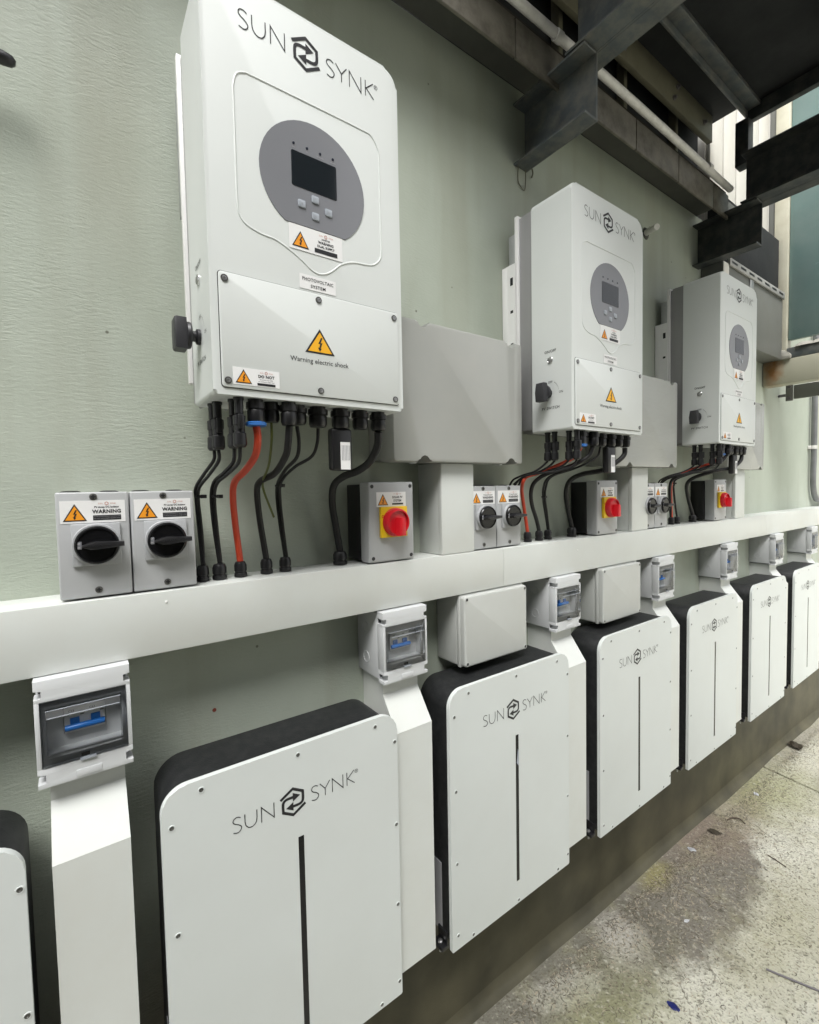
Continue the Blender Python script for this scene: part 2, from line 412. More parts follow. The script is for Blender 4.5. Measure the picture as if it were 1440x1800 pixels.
def add_lathe(bm, prof, c, axis='-y', seg=20, mi=0):
    """profile of (radius, height) spun round an axis that leaves point c along `axis`"""
    A = {'-y': (Vector((1, 0, 0)), Vector((0, 0, 1)), Vector((0, -1, 0))), 'z': (Vector((1, 0, 0)), Vector((0, 1, 0)), Vector((0, 0, 1))),
         '-z': (Vector((1, 0, 0)), Vector((0, 1, 0)), Vector((0, 0, -1))), '-x': (Vector((0, 1, 0)), Vector((0, 0, 1)), Vector((-1, 0, 0)))}[axis]
    c = Vector(c); rings = []
    for r, h in prof:
        rings.append([bm.verts.new(c + A[2] * h + (A[0] * math.cos(2 * math.pi * i / seg) + A[1] * math.sin(2 * math.pi * i / seg)) * max(r, 1e-5)) for i in range(seg)])
    fs = []
    for a, b in zip(rings, rings[1:]):
        for i in range(seg):
            fs.append(bm.faces.new((a[i], a[(i + 1) % seg], b[(i + 1) % seg], b[i])))
    fs.append(bm.faces.new(rings[0])); fs.append(bm.faces.new(rings[-1]))
    for f in fs: f.material_index = mi
    bmesh.ops.recalc_face_normals(bm, faces=fs)

def catmull(P, n=8):
    P = [Vector(p) for p in P]
    Q = [P[0] * 2 - P[1]] + P + [P[-1] * 2 - P[-2]]
    out = []
    for i in range(1, len(Q) - 2):
        a, b, c, d = Q[i - 1], Q[i], Q[i + 1], Q[i + 2]
        for k in range(n):
            t = k / n
            out.append(.5 * ((2 * b) + (c - a) * t + (2 * a - 5 * b + 4 * c - d) * t * t + (3 * b - a - 3 * c + d) * t ** 3))
    out.append(P[-1])
    return out

def add_tube(bm, pts, r, seg=10, mi=0, closed=False):
    pts = [Vector(p) for p in pts]; n = len(pts)
    tan = []
    for i in range(n):
        a = pts[(i - 1) % n] if (closed or i) else pts[i]; b = pts[(i + 1) % n] if (closed or i < n - 1) else pts[i]
        tan.append((b - a).normalized())
    ref = Vector((0, 0, 1)) if abs(tan[0].z) < .9 else Vector((1, 0, 0))
    u = (ref - tan[0] * ref.dot(tan[0])).normalized(); rings = []
    for i in range(n):
        u = (u - tan[i] * u.dot(tan[i])).normalized(); w = tan[i].cross(u)
        rr = r[i] if isinstance(r, (list, tuple)) else r
        rings.append([bm.verts.new(pts[i] + (u * math.cos(2 * math.pi * k / seg) + w * math.sin(2 * math.pi * k / seg)) * rr) for k in range(seg)])
    m = n if closed else n - 1
    for i in range(m):
        a, b = rings[i], rings[(i + 1) % n]
        for k in range(seg):
            bm.faces.new((a[k], a[(k + 1) % seg], b[(k + 1) % seg], b[k])).material_index = mi
    if not closed:
        bm.faces.new(rings[0][::-1]).material_index = mi; bm.faces.new(rings[-1]).material_index = mi

def obj(name, bm, mats, parent=None, loc=None, angle=35):
    me = bpy.data.meshes.new(name)
    bm.to_mesh(me); bm.free()
    for m in (mats if isinstance(mats, (list, tuple)) else [mats]):
        me.materials.append(MATS[m])
    if angle:
        me.shade_smooth()
        me.set_sharp_from_angle(angle=R(angle))
    o = bpy.data.objects.new(name, me)
    col.objects.link(o)
    if parent: o.parent = parent
    if loc is not None: o.location = loc
    return o

def part_of(name, me, parent, loc=(0, 0, 0)):
    o = bpy.data.objects.new(name, me); col.objects.link(o); o.parent = parent; o.location = loc
    return o

def tag(o, label, cat, group=None, kind=None):
    if label: o['label'] = label
    if cat: o['category'] = cat
    if group: o['group'] = group
    if kind: o['kind'] = kind
    return o

def thing(name, loc, label, cat, group=None):
    o = bpy.data.objects.new(name, None); col.objects.link(o)
    o.empty_display_size = .1
    o.location = (loc[0], loc[1], loc[2] + Z0)
    return tag(o, label, cat, group)

def copy_tree(o, parent=None):
    c = o.copy(); col.objects.link(c); c.parent = parent
    for ch in list(o.children): copy_tree(ch, c)
    return c

def again(root, dx, label, dz=0.):
    c = copy_tree(root)
    c.location.x += dx; c.location.z += dz
    c['label'] = label
    return c

TILT = random.Random(21)
def lean(o, a=.003, d=.0012):
    o.rotation_euler.y += TILT.uniform(-a, a); o.location.z -= TILT.uniform(0, d)

def B(): return bmesh.new()

# ------------------------------------------------------------------ print: lettering, logo, warning signs (thin sheets on their surface)
TXT = {}
def text_pts(s, size, bold=0., align='CENTER', sp=1.):
    k = (s, size, bold, align, sp)
    if k not in TXT:
        cu = bpy.data.curves.new('t', 'FONT')
        cu.body = s; cu.size = size; cu.align_x = align; cu.offset = bold; cu.resolution_u = 2; cu.space_character = sp
        o = bpy.data.objects.new('t', cu); col.objects.link(o)
        dg = bpy.context.evaluated_depsgraph_get(); dg.update()
        me = bpy.data.meshes.new_from_object(o.evaluated_get(dg))
        TXT[k] = ([v.co.copy() for v in me.vertices], [tuple(p.vertices) for p in me.polygons])
        bpy.data.objects.remove(o); bpy.data.curves.remove(cu); bpy.data.meshes.remove(me)
    return TXT[k]

def add_text(bm, s, x, z, y, size, bold=0., align='CENTER', face='front', sp=1., wide=1.):
    vs_, ps = text_pts(s, size, bold, align, sp)
    if face == 'front':
        vv = [bm.verts.new((x + v.x * wide, y, z + v.y)) for v in vs_]
    else:                                   # on a side that faces -x: reads towards -y
        vv = [bm.verts.new((x, y - v.x * wide, z + v.y)) for v in vs_]
    for p in ps:
        try: bm.faces.new([vv[i] for i in p])
        except ValueError: pass

def ribbon(bm, pts, w, y, fn=None):
    n = len(pts); L_, R_ = [], []
    for i in range(n):
        p = Vector(pts[i])
        d0 = (p - Vector(pts[i - 1])).normalized() if i else None
        d1 = (Vector(pts[i + 1]) - p).normalized() if i < n - 1 else None
        d0 = d0 or d1; d1 = d1 or d0
        n0 = Vector((-d0.y, d0.x)); n1 = Vector((-d1.y, d1.x))
        m = n0 + n1
        m = m.normalized() if m.length > .1 else n0
        k = w / 2 / max(.35, m.dot(n0))
        L_.append(p + m * k); R_.append(p - m * k)
    mk = lambda q: bm.verts.new((q.x, y, q.y))
    Lv = [mk(q) for q in L_]; Rv = [mk(q) for q in R_]
    for i in range(n - 1):
        bm.faces.new((Rv[i], Rv[i + 1], Lv[i + 1], Lv[i]))

def flat(bm, pts, y):
    bm.faces.new([bm.verts.new((p[0], y, p[1])) for p in pts])

def smooth2(pts, n=5):
    return [(v.x, v.y) for v in catmull([(p[0], p[1], 0) for p in pts], n)]

def add_logo(bm, cx, cz, y, k=1.):
    """hexagon of two chasing arrows with thin capitals either side, drawn in millimetres about its centre"""
    s = .001 * k
    T = lambda pts: [(cx + a * s, cz + b * s) for a, b in pts]
    w = 1.65 * s
    S = [(13.5, 11.6), (8, 14.2), (2.3, 12.6), (.4, 7.6), (3.8, 3.2), (9.6, .0), (14.6, -5.4), (13, -11.2), (8, -14), (.6, -12.2)]
    ribbon(bm, T(smooth2([(a - 111, b) for a, b in S])), w, y)
    ribbon(bm, T([(-90, 14), (-90, 0)] + smooth2([(-90, 0), (-88.4, -7.5), (-83.5, -12.8), (-79, -13.8), (-74.5, -12.8), (-70, -7.5), (-68.6, 0)])[1:] + [(-68.6, 14)]), w, y)
    ribbon(bm, T([(-60.4, -14), (-60.4, 14), (-37, -14), (-37, 14)]), w, y)
    ribbon(bm, T(smooth2([(a + 37.5, b - .8) for a, b in S])), w, y)
    ribbon(bm, T([(55.3, 13.4), (66.5, 0), (76.8, 13.4)]), w, y); ribbon(bm, T([(66.5, 0), (66.5, -14)]), w, y)
    ribbon(bm, T([(82.2, -14), (82.2, 13.4), (105.8, -14), (105.8, 13.4)]), w, y)
    ribbon(bm, T([(115, 13.4), (115, -14)]), w, y); ribbon(bm, T([(131.5, 13.4), (116.6, 0), (132.5, -14)]), w, y)
    ring = [(137 + 3.6 * math.cos(i * math.pi / 8), 9.6 + 3.6 * math.sin(i * math.pi / 8)) for i in range(17)]
    ribbon(bm, T(ring), .7 * s, y)
    ribbon(bm, T([(135.7, 7.8), (135.7, 11.4), (138, 11), (138, 9.9), (135.9, 9.6), (138.3, 7.8)]), .6 * s, y)
    for q in (1, -1):
        body = [(-24.6, 11.2), (-.1, 25.4), (19.6, 14.0)] + smooth2([(19.6, 14.0), (19.8, -1.0), (17.5, -6.5), (12, -9), (.3, -9)])[1:]
        ribbon(bm, T([(a * q, b * q) for a, b in body]), 5.2 * s, y)
        flat(bm, T([(a * q, b * q) for a, b in [(-14.2, -8.6), (.4, -17.2), (.4, -.4)]]), y)

BOLT = [(.08, .52), (-.16, .06), (.02, .08), (-.10, -.22), (-.19, -.20), (-.04, -.48), (.12, -.26), (.03, -.25), (.20, .16), (.03, .13), (.22, .52)]
def sign_parts(parent, cx, z0, w, h, y, fill='label_orange'):
    """warning triangle with bolt: three thin layers"""
    b = B(); flat(b, [(cx - w / 2, z0), (cx + w / 2, z0), (cx, z0 + h)], y); obj('warning_triangle', b, 'print_black', parent, angle=0)
    i = .09
    b = B(); flat(b, [(cx - w / 2 + w * i * 1.05, z0 + h * .065), (cx + w / 2 - w * i * 1.05, z0 + h * .065), (cx, z0 + h * (1 - .135))], y - .0003); obj('triangle_fill', b, fill, parent, angle=0)
    b = B(); flat(b, [(cx + px * h * .52, z0 + h * .36 + pz * h * .56) for px, pz in BOLT][::-1], y - .0006); obj('bolt_symbol', b, 'print_black', parent, angle=0)

def mini_logo(parent, cx, z, y, h):
    b = B()
    add_text(b, 'SUN', cx - h * 2.6, z, y, h, 0); add_text(b, 'SYNK', cx + h * 2.7, z, y, h, 0)
    ribbon(b, [(cx + h * .75 * math.sin(i * math.pi / 3), z + h * .35 + h * .75 * math.cos(i * math.pi / 3)) for i in range(7)], h * .28, y)
    obj('lettering', b, 'print_red', parent, angle=0)

# shared screws: a dished head with a cross or hex recess
def screw_mesh(name, r, rim='edge_white', head='screw_dark', rise=.0012):
    b = B()
    add_lathe(b, [(r * 1.35, 0), (r * 1.3, rise), (r * 1.0, rise), (r * .95, rise * .35)], (0, 0, 0), '-y', 16, 0)
    add_lathe(b, [(r * .92, rise * .36), (r * .86, rise * 1.0), (r * .45, rise * 1.15), (r * .36, rise * .5)], (0, 0, 0), '-y', 12, 1)
    me = bpy.data.meshes.new(name); b.to_mesh(me); b.free()
    me.materials.append(MATS[rim]); me.materials.append(MATS[head]); me.shade_smooth(); me.set_sharp_from_angle(angle=R(35))
    return me
def cross_screw_mesh(name, r):
    b = B()
    add_lathe(b, [(r, 0), (r * .98, .0012), (r * .6, .002)], (0, 0, 0), '-y', 18, 0)
    for q in range(2):
        a = (-.62 * r, .62 * r, -.17 * r, .17 * r); a = a if q == 0 else (a[2], a[3], a[0], a[1])
        add_box(b, a[0], a[1], -.0024 - .0001 * q, -.0018, a[2], a[3], mi=1)
    me = bpy.data.meshes.new(name); b.to_mesh(me); b.free()
    me.materials.append(MATS['screw_dark']); me.materials.append(MATS['print_black']); me.shade_smooth(); me.set_sharp_from_angle(angle=R(35))
    return me
PLATE_SCREW = screw_mesh('screw', .0040, 'plate_white', 'screw_dark', .0009)
COVER_SCREW = screw_mesh('screw', .0042, 'screw_dark', 'steel_screw', .0015)
BOX_SCREW = screw_mesh('screw', .0042, 'box_light', 'print_black', .0008)
CROSS_SCREW = cross_screw_mesh('screw', .0055)

# ------------------------------------------------------------------ levels
WALL_Y = 1.0
ZT, ZB = -.1662, -.2727          # top and underside of the long trunking
YT = .8996                       # its face
FLOOR = lambda x: -1.5535 - .0295 * x

# ------------------------------------------------------------------ ground
def ground():
    b = B()
    v = [b.verts.new((x, y, FLOOR(max(-8, min(8, x))) - .03)) for x, y in [(-400, -400), (-8, -400), (8, -400), (400, -400), (400, 400), (8, 400), (-8, 400), (-400, 400)]]
    b.faces.new((v[0], v[1], v[6], v[7])); b.faces.new((v[1], v[2], v[5], v[6])); b.faces.new((v[2], v[3], v[4], v[5]))
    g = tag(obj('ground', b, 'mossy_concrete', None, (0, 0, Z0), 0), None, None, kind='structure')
    # two concrete bays with an open joint between them; the joint runs a little askew
    def bay(p):
        b = B(); n = len(p)
        t = bmesh.new()
        a = [t.verts.new((x, y, FLOOR(x))) for x, y in p]; c = [t.verts.new((x, y, FLOOR(x) - .028)) for x, y in p]
        f0 = t.faces.new(a); t.faces.new(c[::-1])
        for i in range(n): t.faces.new((a[i], c[i], c[(i + 1) % n], a[(i + 1) % n]))
        bmesh.ops.bevel(t, geom=list(f0.edges), offset=.006, segments=2, profile=.5, affect='EDGES')
        bmesh.ops.recalc_face_normals(t, faces=t.faces[:])
        merge(b, t)
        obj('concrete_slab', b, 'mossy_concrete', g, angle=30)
    J = lambda y: 3.193 + (y - .989) * .153
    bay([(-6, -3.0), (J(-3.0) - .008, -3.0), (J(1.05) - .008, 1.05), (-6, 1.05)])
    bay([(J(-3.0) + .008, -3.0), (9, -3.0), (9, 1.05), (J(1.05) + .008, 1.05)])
ground()

# ------------------------------------------------------------------ painted wall with footing fillet
def wall():
    w = thing('painted_wall', (0, WALL_Y, -1.6), 'sage green rendered wall with brush strokes carrying all the equipment', 'wall')
    b = B(); add_box(b, -7, 8, 0, .25, -.15, 2.8095); obj('render', b, 'sage_render', w, angle=0)
    b = B()
    n = 60
    for i in range(n):
        x0, x1 = -6 + 14 * i / n, -6 + 14 * (i + 1) / n
        for (d0, h0), (d1, h1) in zip([(0, .040), (.006, .020), (.015, .008), (.032, -.003)], [(.006, .020), (.015, .008), (.032, -.003), (.035, -.02)]):
            q = lambda x, d, h: b.verts.new((x, -d * (1 + .12 * math.sin(x * 5.1) + .10 * math.sin(x * 13)), FLOOR(x) + 1.6 + h * (1 + .1 * math.sin(x * 7))))
            b.faces.new((q(x0, d1, h1), q(x1, d1, h1), q(x1, d0, h0), q(x0, d0, h0)))
    bmesh.ops.remove_doubles(b, verts=b.verts[:], dist=.0005)
    obj('footing_fillet', b, 'sage_render', w, angle=60)
    return w
wall()

# unseen wall added behind the camera, shaped to keep low light off the equipment
def opposite():
    o = thing('light_blocking_wall', (0, -1.9, -1.6), 'unseen plain grey wall added across the passage to block low light', 'wall')
    b = B(); add_box(b, -9, 1.8, -.25, 0, -.15, 4.6); obj('render', b, 'render_opposite', o, angle=0)
    b = B(); add_box(b, -9, 1.85, -.30, .05, 4.6, 4.68, .01); obj('coping', b, 'panel_dull', o)
opposite()

# ------------------------------------------------------------------ long white trunking
def trunking():
    t = thing('cable_trunking', (0, WALL_Y, ZB), 'long white plastic cable trunking running the length of the wall', 'trunking')
    h = ZT - ZB; d = WALL_Y - YT
    b = B(); add_box(b, -1.6, 7.5, -d + .004, 0, .0015, h - .0008, .0015); obj('base', b, 'pvc', t)
    seams = [-1.6, -1.04, .962, 2.93, 4.9, 7.5]
    for x0, x1 in zip(seams, seams[1:]):
        b = B(); add_poly(b, rounded(x0 + .0006, x1 - .0006, 0, h, .002, .002, .002, .002, 2), -d, -d + .012, .0015); obj('lid', b, 'pvc', t)
    # white plastic rivet heads along the face
    me = None
    for x, z in [(.122, .088), (1.3, .07)]:
        b = B(); add_lathe(b, [(.0022, 0), (.002, .0010), (.001, .0014)], (x, -d, z), '-y', 10); obj('rivet', b, 'edge_white', t)
trunking()

# ------------------------------------------------------------------ inverters
INV_X = [.18, 1.0765, 1.9804]
INV_W, INV_H, INV_Y, INV_Z = .3534, .637, -.2397, .1539
def gland(b, c, r=.018, h=.036, axis='-z', mi=0):
    add_lathe(b, [(r * .8, 0), (r * .8, h * .12), (r * 1.02, h * .13), (r * 1.02, h * .38), (r * .86, h * .42), (r * .92, h * .48), (r * .92, h * .84), (r * .78, h * .98), (r * .45, h)], c, axis, 12, mi)

def inverter():
    t = thing('solar_inverter', (INV_X[0], WALL_Y, INV_Z), 'white solar inverter with a dark blank screen above two DC isolators and a red switch', 'inverter', 'inverters along the wall')
    yf = INV_Y
    e = yf - .0005
    b = B(); add_poly(b, rounded(0, INV_W, 0, INV_H, .020, .030, .006, .006, 8), yf, -.109, .0055, 3); body = obj('body', b, 'white_coat', t)
    # embossed bead round the display
    P = [(.0663, .5011), (.18, .5015), (.2724, .5011), (.2934, .4985), (.3076, .480), (.3095, .46), (.3097, .36), (.3102, .298), (.3060, .279), (.294, .267), (.278, .2625), (.2504, .2595), (.2254, .2495), (.2100, .236), (.1965, .2265), (.1816, .2222),
         (.1668, .2265), (.1530, .236), (.1301, .2490), (.1057, .2590), (.0820, .2615), (.0610, .2680), (.0500, .279), (.0463, .298), (.0461, .36), (.0461, .45), (.0461, .4726), (.0520, .493)]
    pts = catmull([(x, yf + .0006, z) for x, z in P] + [(P[0][0], yf + .0006, P[0][1])], 4)[:-1]
    b = B(); add_tube(b, pts, .0019, 8, closed=True); obj('embossed_bead', b, 'white_coat', body)
    b = B(); add_box(b, .008, INV_W - .008, -.109, -.058, .012, INV_H - .012, .002)
    for i in range(22):                                   # cooling fins along the top and underside
        x = .016 + i * .0149
        add_box(b, x, x + .004, -.105, -.062, .0045, .0121); add_box(b, x, x + .004, -.105, -.062, INV_H - .0121, INV_H - .0045)
    obj('heat_sink', b, 'sink_grey', t)
    b = B(); add_box(b, .002, INV_W - .002, -.058, -.046, .050, INV_H - .004, .0015); obj('rear_cover', b, 'edge_white', t)
    b = B(); add_box(b, .004, INV_W - .004, -.046, -.022, .36, INV_H - .05, .001); obj('rear_plate', b, 'galv', t)
    # hanging bracket on the wall: a folded strip with slots
    b = B(); add_box(b, -.004, INV_W + .004, -.022, -.0015, .20, .50, .001); add_box(b, -.004, -.001, -.052, -.022, .20, .50); add_box(b, INV_W + .001, INV_W + .004, -.052, -.022, .20, .50)
    br = obj('hanging_bracket', b, 'edge_white', t)
    for z, h in [(.44, .022), (.36, .008), (.255, .018)]:
        b = B(); add_box(b, -.0046, -.0039, -.044, -.034, z, z + h); obj('slot', b, 'print_black', br)
    b = B(); add_box(b, .03, INV_W - .03, -.047, -.02, .045, .075, .001); obj('lower_rail', b, 'edge_white', t)
    b = B(); add_logo(b, .1685, .5795, e); obj('logo', b, 'print_black', t, angle=0)
    # display panel: a disc cut flat at the foot
    cx, cz, rr = .1785, .373, .0960
    a0 = math.asin((.2948 - cz) / rr)
    arc = [(cx + rr * math.cos(a0 + (math.pi - 2 * a0) * i / 40), cz + rr * math.sin(a0 + (math.pi - 2 * a0) * i / 40)) for i in range(41)]
    b = B(); add_poly(b, arc, yf - .0012, yf + .001, .0006, 1); dp = obj('display_panel', b, 'panel_grey', t)
    b = B(); add_poly(b, rounded(.1362, .2192, .3563, .4138, .003, .003, .003, .003, 3), yf - .0018, yf, .0003, 1); obj('screen', b, 'screen', dp)
    for x in (.1413, .1651, .189, .2131):
        b = B(); add_lathe(b, [(.0024, 0), (.0022, .0008), (.001, .0013)], (x, yf - .0012, .425), '-y', 12); obj('led', b, 'led', dp)
    b = B()
    for x, s in zip((.1413, .1651, .189, .2131), ('DC', 'AC', 'NORMAL', 'ALARM')): add_text(b, s, x, .4175, yf - .0016, .0032)
    obj('lettering', b, 'print_grey', dp, angle=0)
    for x, z in [(.1526, .3302), (.1774, .3442), (.2020, .3302), (.1772, .3164)]:
        b = B(); add_poly(b, rounded(x - .0066, x + .0066, z - .0062, z + .0062, .002, .002, .002, .002, 3), yf - .0034, yf, .0012, 2); obj('button', b, 'button', dp)
    b = B()
    for x, z, s in [(.1526, .3302, '<'), (.1774, .3442, '^'), (.2020, .3302, '>'), (.1772, .3164, 'v')]: add_text(b, s, x, z - .0025, yf - .0037, .007)
    obj('button_marks', b, 'print_grey', dp, angle=0)
    # labels
    b = B(); add_box(b, .1288, .2275, e - .0004, e, .2535, .2940); lb = obj('warning_label', b, 'label_white', t, angle=0)
    sign_parts(lb, .1487, .2580, .030, .0265, e - .0008)
    mini_logo(lb, .1955, .2862, e - .0008, .0036)
    b = B(); add_text(b, 'INVERTER', .1955, .2805, e - .0008, .0036, .0001); add_text(b, 'WARNING', .1955, .2738, e - .0008, .0060, .0002); add_text(b, 'DUAL SUPPLY', .1955, .2672, e - .0008, .0056, .0002, wide=.95)
    add_poly(b, [(.1742, .2575), (.2170, .2575), (.2170, .2645), (.1742, .2645)], e - .0008, e - .0005); obj('lettering', b, 'print_black', lb, angle=0)
    b = B(); add_box(b, .1449, .2125, e - .0004, e, .1915, .2155); lb = obj('name_label', b, 'label_white', t, angle=0)
    b = B(); add_text(b, 'PHOTOVOLTAIC', .1787, .2055, e - .0008, .0078, .0001, sp=1.05, wide=.95); add_text(b, 'SYSTEM', .1787, .1950, e - .0008, .0078, .0001, sp=1.08); obj('lettering', b, 'print_black', lb, angle=0)
    # access cover: dark joint line behind, plate on top
    b = B(); add_poly(b, rounded(.0118, .3436, .0104, .1880, .006, .006, .006, .006, 4), yf - .0004, yf + .001); obj('joint', b, 'print_black', t, angle=0)
    b = B(); add_poly(b, rounded(.0130, .3424, .0116, .1868, .005, .005, .005, .005, 4), yf - .0028, yf, .0009, 2); cv = obj('access_cover', b, 'white_coat', t)
    for x, z in [(.0217, .1764), (.1778, .1762), (.3340, .1760), (.3335, .0215), (.1775, .0213), (.0219, .0215)]:
        part_of('screw', COVER_SCREW, cv, (x, yf - .0028, z))
    sign_parts(cv, .1780, .0845, .0552, .0425, yf - .0033, 'label_amber')
    b = B(); add_text(b, 'Warning electric shock', .1780, .0670, yf - .0033, .0118, 0, wide=.98); obj('lettering', b, 'print_black', cv, angle=0)
    b = B(); add_box(b, .0290, .1035, yf - .0034, yf - .003, .0168, .0436); lb = obj('caution_label', b, 'label_white', t, angle=0)
    sign_parts(lb, .0455, .0195, .0255, .0215, yf - .0038)
    mini_logo(lb, .0815, .0378, yf - .0038, .0028)
    b = B(); add_text(b, 'DO NOT', .0815, .0308, yf - .0038, .0064, .0002, sp=1.05)
    add_text(b, 'disconnect any cable', .0815, .0272, yf - .0038, .0026); add_text(b, 'or connector under load', .0815, .0240, yf - .0038, .0026)
    add_poly(b, [(.0668, .0185), (.0962, .0185), (.0962, .0222), (.0668, .0222)], yf - .0038, yf - .0035); obj('lettering', b, 'print_black', lb, angle=0)
    # left flank: power button, rotary switch, lettering
    b = B(); add_lathe(b, [(.0090, 0), (.0090, .002), (.0080, .0028), (.0070, .0018)], (0, -.1718, .1935), '-x', 20, 0); add_lathe(b, [(.0066, .0005), (.0066, .0030), (.004, .0042)], (0, -.1718, .1935), '-x', 16, 1)
    obj('power_button', b, ['chrome', 'steel_screw'], t)
    b = B(); add_lathe(b, [(.0125, 0), (.0125, .005), (.0085, .007), (.0085, .013), (.0205, .0145), (.0215, .017), (.0205, .021), (.0150, .0225)], (0, -.1650, .1040), '-x', 18)
    add_poly(b, [(-.1790, .0790), (-.1510, .0790), (-.1490, .1040), (-.1530, .1290), (-.1770, .1290), (-.1810, .1040)], -.040, -.0215, .004, 2, axis='x')
    obj('rotary_switch', b, 'knob_grey', t)
    b = B()
    add_text(b, 'ON/OFF', -.0005, .2135, -.1718, .0105, .0001, face='side'); add_text(b, 'OFF', -.0005, .1310, -.1716, .0085, 0, face='side'); add_text(b, 'ON', -.0005, .1000, -.2060, .0085, 0, face='side'); add_text(b, 'PV SWITCH', -.0005, .0600, -.1720, .0105, .0001, face='side', sp=1.1)
    ar = [(-.165 - .034 * math.sin(R(a)), .104 + .034 * math.cos(R(a))) for a in range(35, 85, 6)]
    for (y0, z0), (y1, z1) in zip(ar, ar[1:]):
        vv = [b.verts.new((-.0005, y, z)) for y, z in [(y0, z0 - .0005), (y1, z1 - .0005), (y1, z1 + .0006), (y0, z0 + .0006)]]; b.faces.new(vv)
    obj('side_lettering', b, 'print_black', t, angle=0)
    # underside: sockets and cable glands
    for x, y in [(.020, -.146), (.022, -.168), (.0385, -.203), (.041, -.226)]:
        b = B(); add_lathe(b, [(.0085, 0), (.0085, .004), (.0072, .005), (.0072, .026), (.0055, .028)], (x, y, 0), '-z', 12); obj('socket', b, 'black_plastic', t)
    for i, (x, y, r, h) in enumerate([(.0705, -.2185, .0155, .040), (.1010, -.205, .0150, .034), (.1260, -.2215, .0150, .040), (.1490, -.200, .0185, .034), (.1880, -.2035, .0180, .037), (.2325, -.2060, .0180, .037), (.2750, -.2060, .0165, .036), (.3155, -.2060, .0165, .036)]):
        b = B(); gland(b, (x, y, 0), r, h); gl = obj('gland', b, 'black_plastic', t)
        if i == 0:
            b = B(); add_lathe(b, [(.0150, 0), (.0165, .001), (.0165, .006), (.0130, .007)], (x, y, -.037), '-z', 16); obj('gland_ring', b, 'blue_ring', gl)
    # data logger stick plugged in underneath
    b = B(); add_box(b, .2100, .2540, -.2130, -.1930, -.1150, -.036, .006, 3); dg = obj('data_logger', b, 'black_plastic', t)
    b = B(); add_box(b, .2275, .2475, -.2137, -.2131, -.1130, -.0620); obj('data_label', b, 'label_white', dg, angle=0)
    b = B()
    for k in range(6): add_box(b, .2300 + k * .0030, .2310 + k * .0030, -.2142, -.2138, -.096, -.068)
    obj('lettering', b, 'print_grey', dg, angle=0)
    return t
inv0 = inverter()
def trim_bracket():
    # the first one hangs on a narrower strip that its case hides
    for ch in list(inv0.children):
        if ch.name.startswith('hanging_bracket'):
            for g in list(ch.children): bpy.data.objects.remove(g)
            bpy.data.objects.remove(ch)
    b = B(); add_box(b, .03, INV_W - .03, -.022, -.0015, .20, .50, .001); obj('hanging_bracket', b, 'edge_white', inv0)
again(inv0, INV_X[1] - INV_X[0], 'middle white solar inverter, hung between two big grey junction boxes')
again(inv0, INV_X[2] - INV_X[0], 'white solar inverter hung next to the rusted cream beam')
trim_bracket()

# ------------------------------------------------------------------ big grey junction boxes between the inverters
def bite_outline(x0, x1, z0, z1, r, xs, rad):
    """rounded rectangle with round bites at the given x along top and bottom"""
    base = rounded(x0, x1, z0, z1, rad, rad, rad, rad, 4)
    pts = []
    pts += [p for p in base[0:5]]
    for x in xs:
        pts += [(x - r, z0 - 0), *[(x - r * math.cos(math.pi * k / 8), z0 + r * 1.0 * math.sin(math.pi * k / 8)) for k in range(1, 8)], (x + r, z0)]
    pts += base[5:15]
    for x in reversed(xs):
        pts += [(x + r, z1), *[(x + r * math.cos(math.pi * k / 8), z1 - r * math.sin(math.pi * k / 8)) for k in range(1, 8)], (x - r, z1)]
    pts += base[15:]
    return pts

def big_box(dx, label, film):
    t = thing('junction_box', (.59 + dx, WALL_Y, .066), label, 'junction box', 'big grey junction boxes')
    W, H = .430, .327
    b = B(); add_box(b, .004, W - .004, -.062, 0, .004, H - .004, .006, 3); obj('base', b, 'box_grey', t)
    b = B(); add_poly(b, bite_outline(0, W, 0, H, .019, (.088, .385), .008), -.120, -.0625, .004, 2); obj('lid', b, 'film_grey' if film else 'box_grey', t)
    for x in (.088, .385):
        for z in (.006, H - .006):
            b = B(); add_lathe(b, [(.0085, 0), (.0085, .018), (.006, .020), (.004, .017)], (x, -.062, z), '-y', 12); obj('lid_bolt', b, 'breaker_grey', t)
big_box(0, 'plain grey junction box next to the inverter with the dark blank screen', False)
big_box(.8965, 'grey junction box in wrinkled clear film between middle inverter and last inverter', True)
big_box(1.8004, 'grey junction box in clear film behind the inverter by the rusted beam', True)

# ------------------------------------------------------------------ short upright ducts from box down to the trunking
def stub(dx, label, w=.110):
    t = thing('upright_duct', (.745 + dx, WALL_Y, ZT + .0006), label, 'duct', 'short upright ducts')
    h = .066 - ZT - .0012
    b = B(); add_box(b, .001, w - .001, -.082, 0, 0, h, .001); obj('base', b, 'pvc', t)
    b = B(); add_box(b, 0, w, -.097, -.0822, .0003, h - .0003, .0025, 3); obj('lid', b, 'pvc', t)
stub(0, 'white upright duct beside the red switch of the inverter with blank screen')
stub(.8865, 'white upright duct under the middle junction box')
stub(1.797, 'white upright duct beside the red switch nearest the rusted beam')

